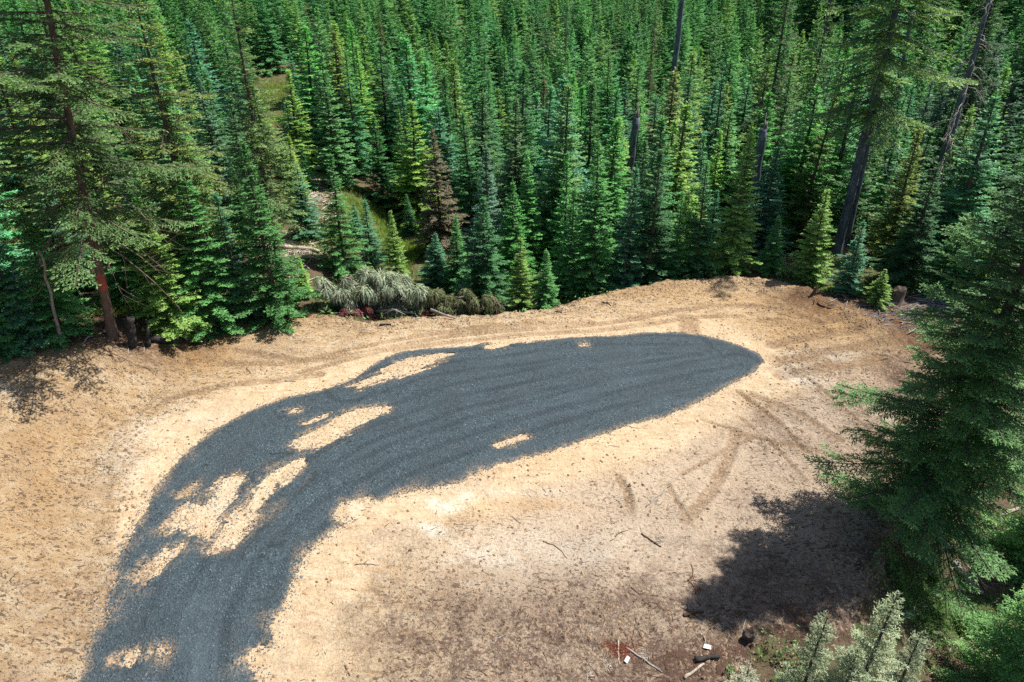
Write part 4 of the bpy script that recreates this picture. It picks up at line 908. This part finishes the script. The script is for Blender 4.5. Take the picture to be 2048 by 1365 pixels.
for i, (a, b, c, d, r, m, lab, fk, cv) in enumerate(STK):
    stick(a, b, c, d, r, m, lab, 'log' if r > .045 else 'stick', 'log' if r > .045 else 'stick', 'sticks and roots lying on the dirt', fk, i, 0, cv)
stick(560, 498, 640, 506, .17, M_PALE, 'thick pale fallen log in the opening behind the left firs', 'log', 'log', 'fallen logs in the wood', 0, 1)
stick(572, 486, 628, 492, .11, M_PALE, 'thinner pale log lying above the thick fallen log', 'log', 'log', 'fallen logs in the wood', 0, 2)
stick(590, 520, 618, 540, .07, M_SILVER, 'slanting grey log below the thick fallen log', 'log', 'log', 'fallen logs in the wood', 0, 3)
stick(1905, 1125, 1962, 1192, .14, M_SILVER, 'splintered grey log right of the big near tree', 'log', 'log', None, 0, 4)
stick(1928, 1122, 1955, 1160, .05, M_PALE, 'thin pale broken pole lying beside the splintered grey log', 'log', 'log', None, 0, 5)
stick(1876, 1068, 1908, 1110, .12, M_SNAG, 'bluish shaded log under the big near tree', 'log', 'log', None, 0, 6)
stick(2000, 1035, 2060, 1010, .08, M_PALE, 'pale log at the right edge among bright plants', 'log', 'log', None, 0, 7)
stick(300, 684, 392, 688, .20, M_CHAR, 'dark shaded log lying on the bank right of the black stubs', 'log', 'log', None, 2, 8)
stick(48, 118, 0, 132, .25, M_PALE, 'pale log glimpsed in the wood at the upper left edge', 'log', 'log', None, 0, 8)
def stump(px, py, r, h, lab, tilt=(0, 0), mat=M_BARK, seed=1):
    rs = np.random.RandomState(seed); x, y, z = at(px, py); e = empty('stump', (x, y, z), (tilt[0], tilt[1], 0)); tag(e, lab, 'stump'); mb = MB(); k = 16
    V = []
    rings = [(-.3, 1.9), (0, 1.55), (.12, 1.25), (.35, 1.05), (.8, 1.0), (1.0, .97)]
    for zz, rr_ in rings:
        for j in range(k):
            a = 2 * math.pi * j / k; fl = 1 + (.35 * max(0, math.cos(a * 5 + seed)) if zz < .3 else .06 * math.cos(a * 5 + seed)) + .05 * rs.randn()
            V.append((math.cos(a) * r * rr_ * fl, math.sin(a) * r * rr_ * fl, zz * h + ((.16 * h * math.cos(a) + .12 * h * rs.randn() * (r > .3)) if zz == 1.0 else 0)))
    mb.v = [np.array(v) for v in V]; mb.f = [(i * k + j, i * k + (j + 1) % k, (i + 1) * k + (j + 1) % k, (i + 1) * k + j) for i in range(len(rings) - 1) for j in range(k)]
    link('trunk', mb.mesh('stump_body'), e, mat)
    top = MB(); top.v = [np.array(v) * [.98, .98, 1] + [0, 0, .0] for v in V[-k:]] + [np.array([0, 0, h * .9])]; top.f = [(j, (j + 1) % k, k) for j in range(k)]
    link('cut_face', top.mesh('cut_face', False), e, mat)
    return e
stump(1790, 606, .32, .8, 'old weathered stump with flared roots right of the bright sapling', (0, .08))
stump(1500, 1275, .13, .35, 'small slanted dark stump at the tip of the tree shadow', (.3, -.3), M_BARK, 3)
stump(1835, 1035, .22, .5, 'grey bark block in deep shade by the big near tree foot', (.1, .2), M_SNAG, 4)
stump(1628, 590, .09, .5, 'short red-brown broken stem on the right end of the rim', (0, 0), M_STICK, 5)
# white scraps
def scrap(px, py, w_, d_, rz, lab):
    x, y, z = at(px, py); mb = MB(); t_ = .012; k = [(-w_, -d_), (w_, -d_ * .7), (w_ * .9, d_), (0, d_ * 1.1), (-w_ * .85, d_ * .9)]
    mb.v = [np.array([a, b, .03 * math.sin(a * 20)]) for a, b in k] + [np.array([a, b, .03 * math.sin(a * 20) + t_]) for a, b in k]
    n = 5; mb.f = [tuple(range(n))[::-1], tuple(range(n, 2 * n))] + [(i, (i + 1) % n, n + (i + 1) % n, n + i) for i in range(n)]
    o = link('scrap', mb.mesh('scrap', False), None, M_WHITE); o.location = (x, y, float(Zg(x, y)) + .05); o.rotation_euler = (.25, .15, rz); tag(o, lab, 'scrap')
scrap(1414, 1297, .10, .065, -.4, 'small white flat scrap above the dark log near the bottom')
scrap(1254, 1322, .09, .05, 1.0, 'white chip beside the rust red sprig at the bottom')
# splinter tufts of pale wood
def tuft(name, px, py, n, L, lab, cat, mat, color=None, up=.5, width=.02, seed=0, spread=1.0, arch=0.5, grp_=None, jit=.06):
    rs = np.random.RandomState(seed); x, y, z = at(px, py); z = float(Zg(x, y)); Cs, Ds, Ws, ls, ws, ts = [], [], [], [], [], []
    for i in range(n):
        a = rs.rand() * 6.28; l = L * (.5 + .6 * rs.rand()); m = 5; s_ = (np.arange(m) + .5) / m; e_ = up + .5 * rs.rand()
        out = l * s_ * math.cos(e_) * spread; zz = l * (s_ * math.sin(e_) - arch * s_ ** 2); p = np.stack([np.cos(a) * out + rs.randn() * L * jit, np.sin(a) * out + rs.randn() * L * jit, np.maximum(zz, .01)], 1)
        d = unit(np.gradient(p, axis=0)); Cs.append(p); Ds.append(d); Ws.append(unit(np.cross(d, np.array([math.cos(a), math.sin(a), .3])[None] + rs.randn(m, 3) * .1))); ls.append(np.full(m, l / m * 1.7)); ws.append(np.full(m, width) * (1.1 - s_)); ts.append(np.full(m, .7 + .6 * rs.rand()))
    v, f, a_ = kites(np.concatenate(Cs), np.concatenate(Ds), np.concatenate(Ws), np.concatenate(ls), np.concatenate(ws), np.concatenate(ts))
    o = link(name, mesh_np(name, v, f, 4, a_), None, mat); o.location = (x, y, z); tag(o, lab, cat, grp_)
    if color: o.color = (*color, 1)
    return o
for i, (px, py, n, L, lab) in enumerate(((1322, 1078, 70, .28, 'white splinter tuft beside a dark stick on the pink sand'), (1216, 1325, 60, .28, 'white splinter tuft left of the rust red sprig'),
                                         (1290, 1312, 40, .22, 'white splinter tuft right of the rust red sprig'), (1375, 1075, 30, .16, 'small white splinter tuft right of the bigger one on pink sand'),
                                         (1180, 1345, 50, .25, 'white splinter tuft lowest left of the rust red sprig'), (190, 1050, 12, .1, 'tiny grey fibre tuft on the left bank'))):
    tuft('splinter_tuft', px, py, n, L, lab, 'wood splinters', M_PALE, None, .1, .016, 40 + i, .8, .25, 'white splinter tufts on the dirt', .3)
tuft('dead_sprig', 1240, 1292, 420, .22, 'rust red dead fir sprig lying near the bottom', 'dead sprig', M_RED, None, .1, .02, 61, 1.1, .3, None, .85)
tuft('dead_sprig', 1383, 1162, 30, .2, 'small reddish sprig on the sand left of the shadow', 'dead sprig', M_RED, None, .1, .02, 62, 1.1, .3)
tuft('dead_sprig', 1398, 1180, 26, .18, 'tiny reddish sprig under the dark twig near the shadow', 'dead sprig', M_RED, None, .1, .02, 63, 1.1, .3)
for i, (px, py, n, L, lab) in enumerate(((1740, 1302, 230, .55, 'bright green arching grass tuft between the silvery firs'), (1795, 1235, 240, .75, 'large dark grass tuft in shade at the foot of the near tree'),
                                         (1845, 1245, 150, .5, 'lit green grass tuft right of the dark one'), (1865, 1165, 180, .7, 'shaded grass tuft below the bluish log'), (1700, 1330, 60, .35, 'small grass tuft beside the tallest silvery fir'))):
    tuft('grass_tuft', px, py, n, L, lab, 'grass tuft', M_N, (.06, .14, .04) if i != 1 else (.04, .09, .06), .9, .016, 70 + i, .9, .55, 'grass tufts at the lower right')

# ------------------------------------------------------------------ ground cover masses
def cover(name, regions, n, L, color, seed, width=.03, leafy=False, dead=0.0, hmax=.0):
    rs = np.random.RandomState(seed); px = []; 
    wts = np.array([q[4] for q in regions], float); wts /= wts.sum(); ch = rs.choice(len(regions), n, p=wts)
    R = np.array([q[:4] for q in regions], float)[ch]; x = R[:, 0] + rs.randn(n) * R[:, 2] * .5; y = R[:, 1] + rs.randn(n) * R[:, 3] * .5
    k = vnoise(x * 1.3, y * 1.3) > .34; x, y = x[k], y[k]; k = (sdpoly(x, y, DIRT) < .35); x, y = x[k], y[k]; n = len(x); z = Zs(x, y)
    a = rs.rand(n) * 6.28; e_ = (.9 + .5 * rs.rand(n)) if not leafy else rs.rand(n) * .8; l = L * (.5 + .8 * rs.rand(n))
    D = np.stack([np.cos(a) * np.cos(e_), np.sin(a) * np.cos(e_), np.sin(e_)], 1); zoff = l * .45 if not leafy else hmax * rs.rand(n) * sstep(.3, .7, vnoise(x * 1.1 + 4, y * 1.1))
    C = np.stack([x, y, z + zoff], 1); W = unit(np.cross(D, rs.randn(n, 3) + ([0, 0, 1.2] if leafy else [0, 0, 0])))
    v, f, a_ = kites(C, D, W, l, np.full(n, width) * (.6 + .8 * rs.rand(n)), .6 + .9 * rs.rand(n), (rs.rand(n) < dead).astype(float))
    o = link(name, mesh_np(name, v, f, 4, a_), None, M_N, 'stuff'); o.color = (*color, 1); return o
def reg(px, py, sx, sy, wt): x, y, _ = at(px, py); return (x, y, sx, sy, wt)
cover('meadow_grass', [reg(545, 190, 6, 9, 5), reg(560, 240, 3, 4, 1), reg(835, 480, 3.5, 4, 2.5), reg(820, 520, 3, 3, 1.5), reg(640, 470, 3, 3, .8), reg(335, 660, 2.4, 2, 1.2), reg(1730, 592, 1.8, .8, .5), reg(1890, 600, 3.0, 2.0, .8), reg(1960, 640, 2, 3, .6),
                       reg(740, 430, 2.5, 3, 1), reg(1560, 380, 3.5, 4, 1), reg(300, 640, 3, 2, .8), reg(1735, 618, .6, .4, .12)], 38000, .42, (.11, .185, .035), 81, .035, dead=.04)
cover('undergrowth', [reg(1880, 1190, 1.8, 1.8, 2), reg(1960, 1090, 2.6, 2.6, 2.6), reg(2030, 950, 3, 4, 2), reg(1840, 1210, 1.3, 1.2, 1), reg(1930, 1250, 1.8, 1.5, 1.5), reg(1520, 1345, 1.6, .9, .35), reg(2000, 760, 3, 4, 1.5),
                      reg(1800, 1180, 1.2, 1.2, .8), reg(350, 655, 2, 1.5, .5)], 34000, .10, (.05, .125, .035), 82, .05, True, .05, .45)
cover('mixed_undergrowth', [reg(0, 660, 8, 3, 1), reg(300, 600, 8, 5, 1), reg(700, 560, 8, 4, 1), reg(1000, 590, 8, 4, 1), reg(1500, 540, 9, 4, 1), reg(1850, 560, 8, 4, 1), reg(1200, 560, 10, 2.5, 1.5), reg(600, 590, 10, 2.5, 1)], 34000, .24, (.06, .15, .045), 83, .08, True, .1, .5)
# small twigs and needles litter
def litter(name, n, mat, seed, dens, L, r, box):
    rs = np.random.RandomState(seed); x, y = samp(n, rs, dens, box); n = len(x); a = rs.rand(n) * 6.28; l = L * (.3 + rs.rand(n) ** 2); z = Zg(x, y) + r
    d = np.stack([np.cos(a), np.sin(a), .12 * rs.randn(n)], 1) * l[:, None] * .5; s = np.stack([-np.sin(a), np.cos(a), 0 * a], 1) * r; u = np.tile([0, 0, r * 1.2], (n, 1)); C = np.stack([x, y, z], 1)
    V = np.stack([C - d - s, C - d + s, C - d + u, C + d - s * .5, C + d + s * .5, C + d + u * .5], 1).reshape(-1, 3)
    F0 = np.array([(0, 1, 4, 3), (1, 2, 5, 4), (2, 0, 3, 5)]); Fc = (F0[None] + (np.arange(n) * 6)[:, None, None]).reshape(-1, 4)
    return link(name, mesh_np(name, V, Fc, 4), None, mat, 'stuff')
def d_tw(x, y):
    px, py = project(x, y, 0 * x); g = gravel_sd(x, y); dd = sdpoly(x, y, DIRT)
    return np.clip(.05 + .5 * sstep(1200, 1350, py) * sstep(950, 1250, px) + .5 * np.exp(-(dd / .9) ** 2) * (px > 1400) + .3 * (dd < .6) * (px < 500), 0, 1) * (g < 0) * (dd > -2.5)
litter('twig_litter', 4800, M_STICK, 91, d_tw, .34, .010, (-22, 17, 9.5, 37)); litter('pale_twig_litter', 2000, M_PALE, 92, d_tw, .30, .009, (-22, 17, 9.5, 37))
def blob_d(lst):
    cs_ = [(*at(a, b)[:2], r) for a, b, r in lst]
    return lambda x, y: np.clip(sum(np.exp(-((x - c[0]) ** 2 + (y - c[1]) ** 2) / c[2] ** 2) for c in cs_), 0, 1)
bd = blob_d([(1830, 625, 2.2), (1780, 628, 1.5), (1870, 600, 1.8)])
litter('wood_slash', 700, M_SILVER, 93, bd, 1.2, .024, (14, 25, 26, 40))
c0 = at(635, 400); c1 = at(600, 500)
litter('pale_wood_slash', 1500, M_PALE, 94, blob_d([(630, 370, 1.3), (635, 400, 1.3), (642, 440, 1.0), (600, 500, 1.8), (560, 480, 1.2)]), 1.3, .04, (c1[0] - 6, c0[0] + 5, c1[1] - 4, c0[1] + 12))
litter('bark_slash', 420, M_PALE, 95, blob_d([(1960, 1140, 1.2), (2030, 1040, 1.3), (1880, 1310, 1.0), (1850, 1290, .8)]), .6, .014, (11, 18, 10, 20))
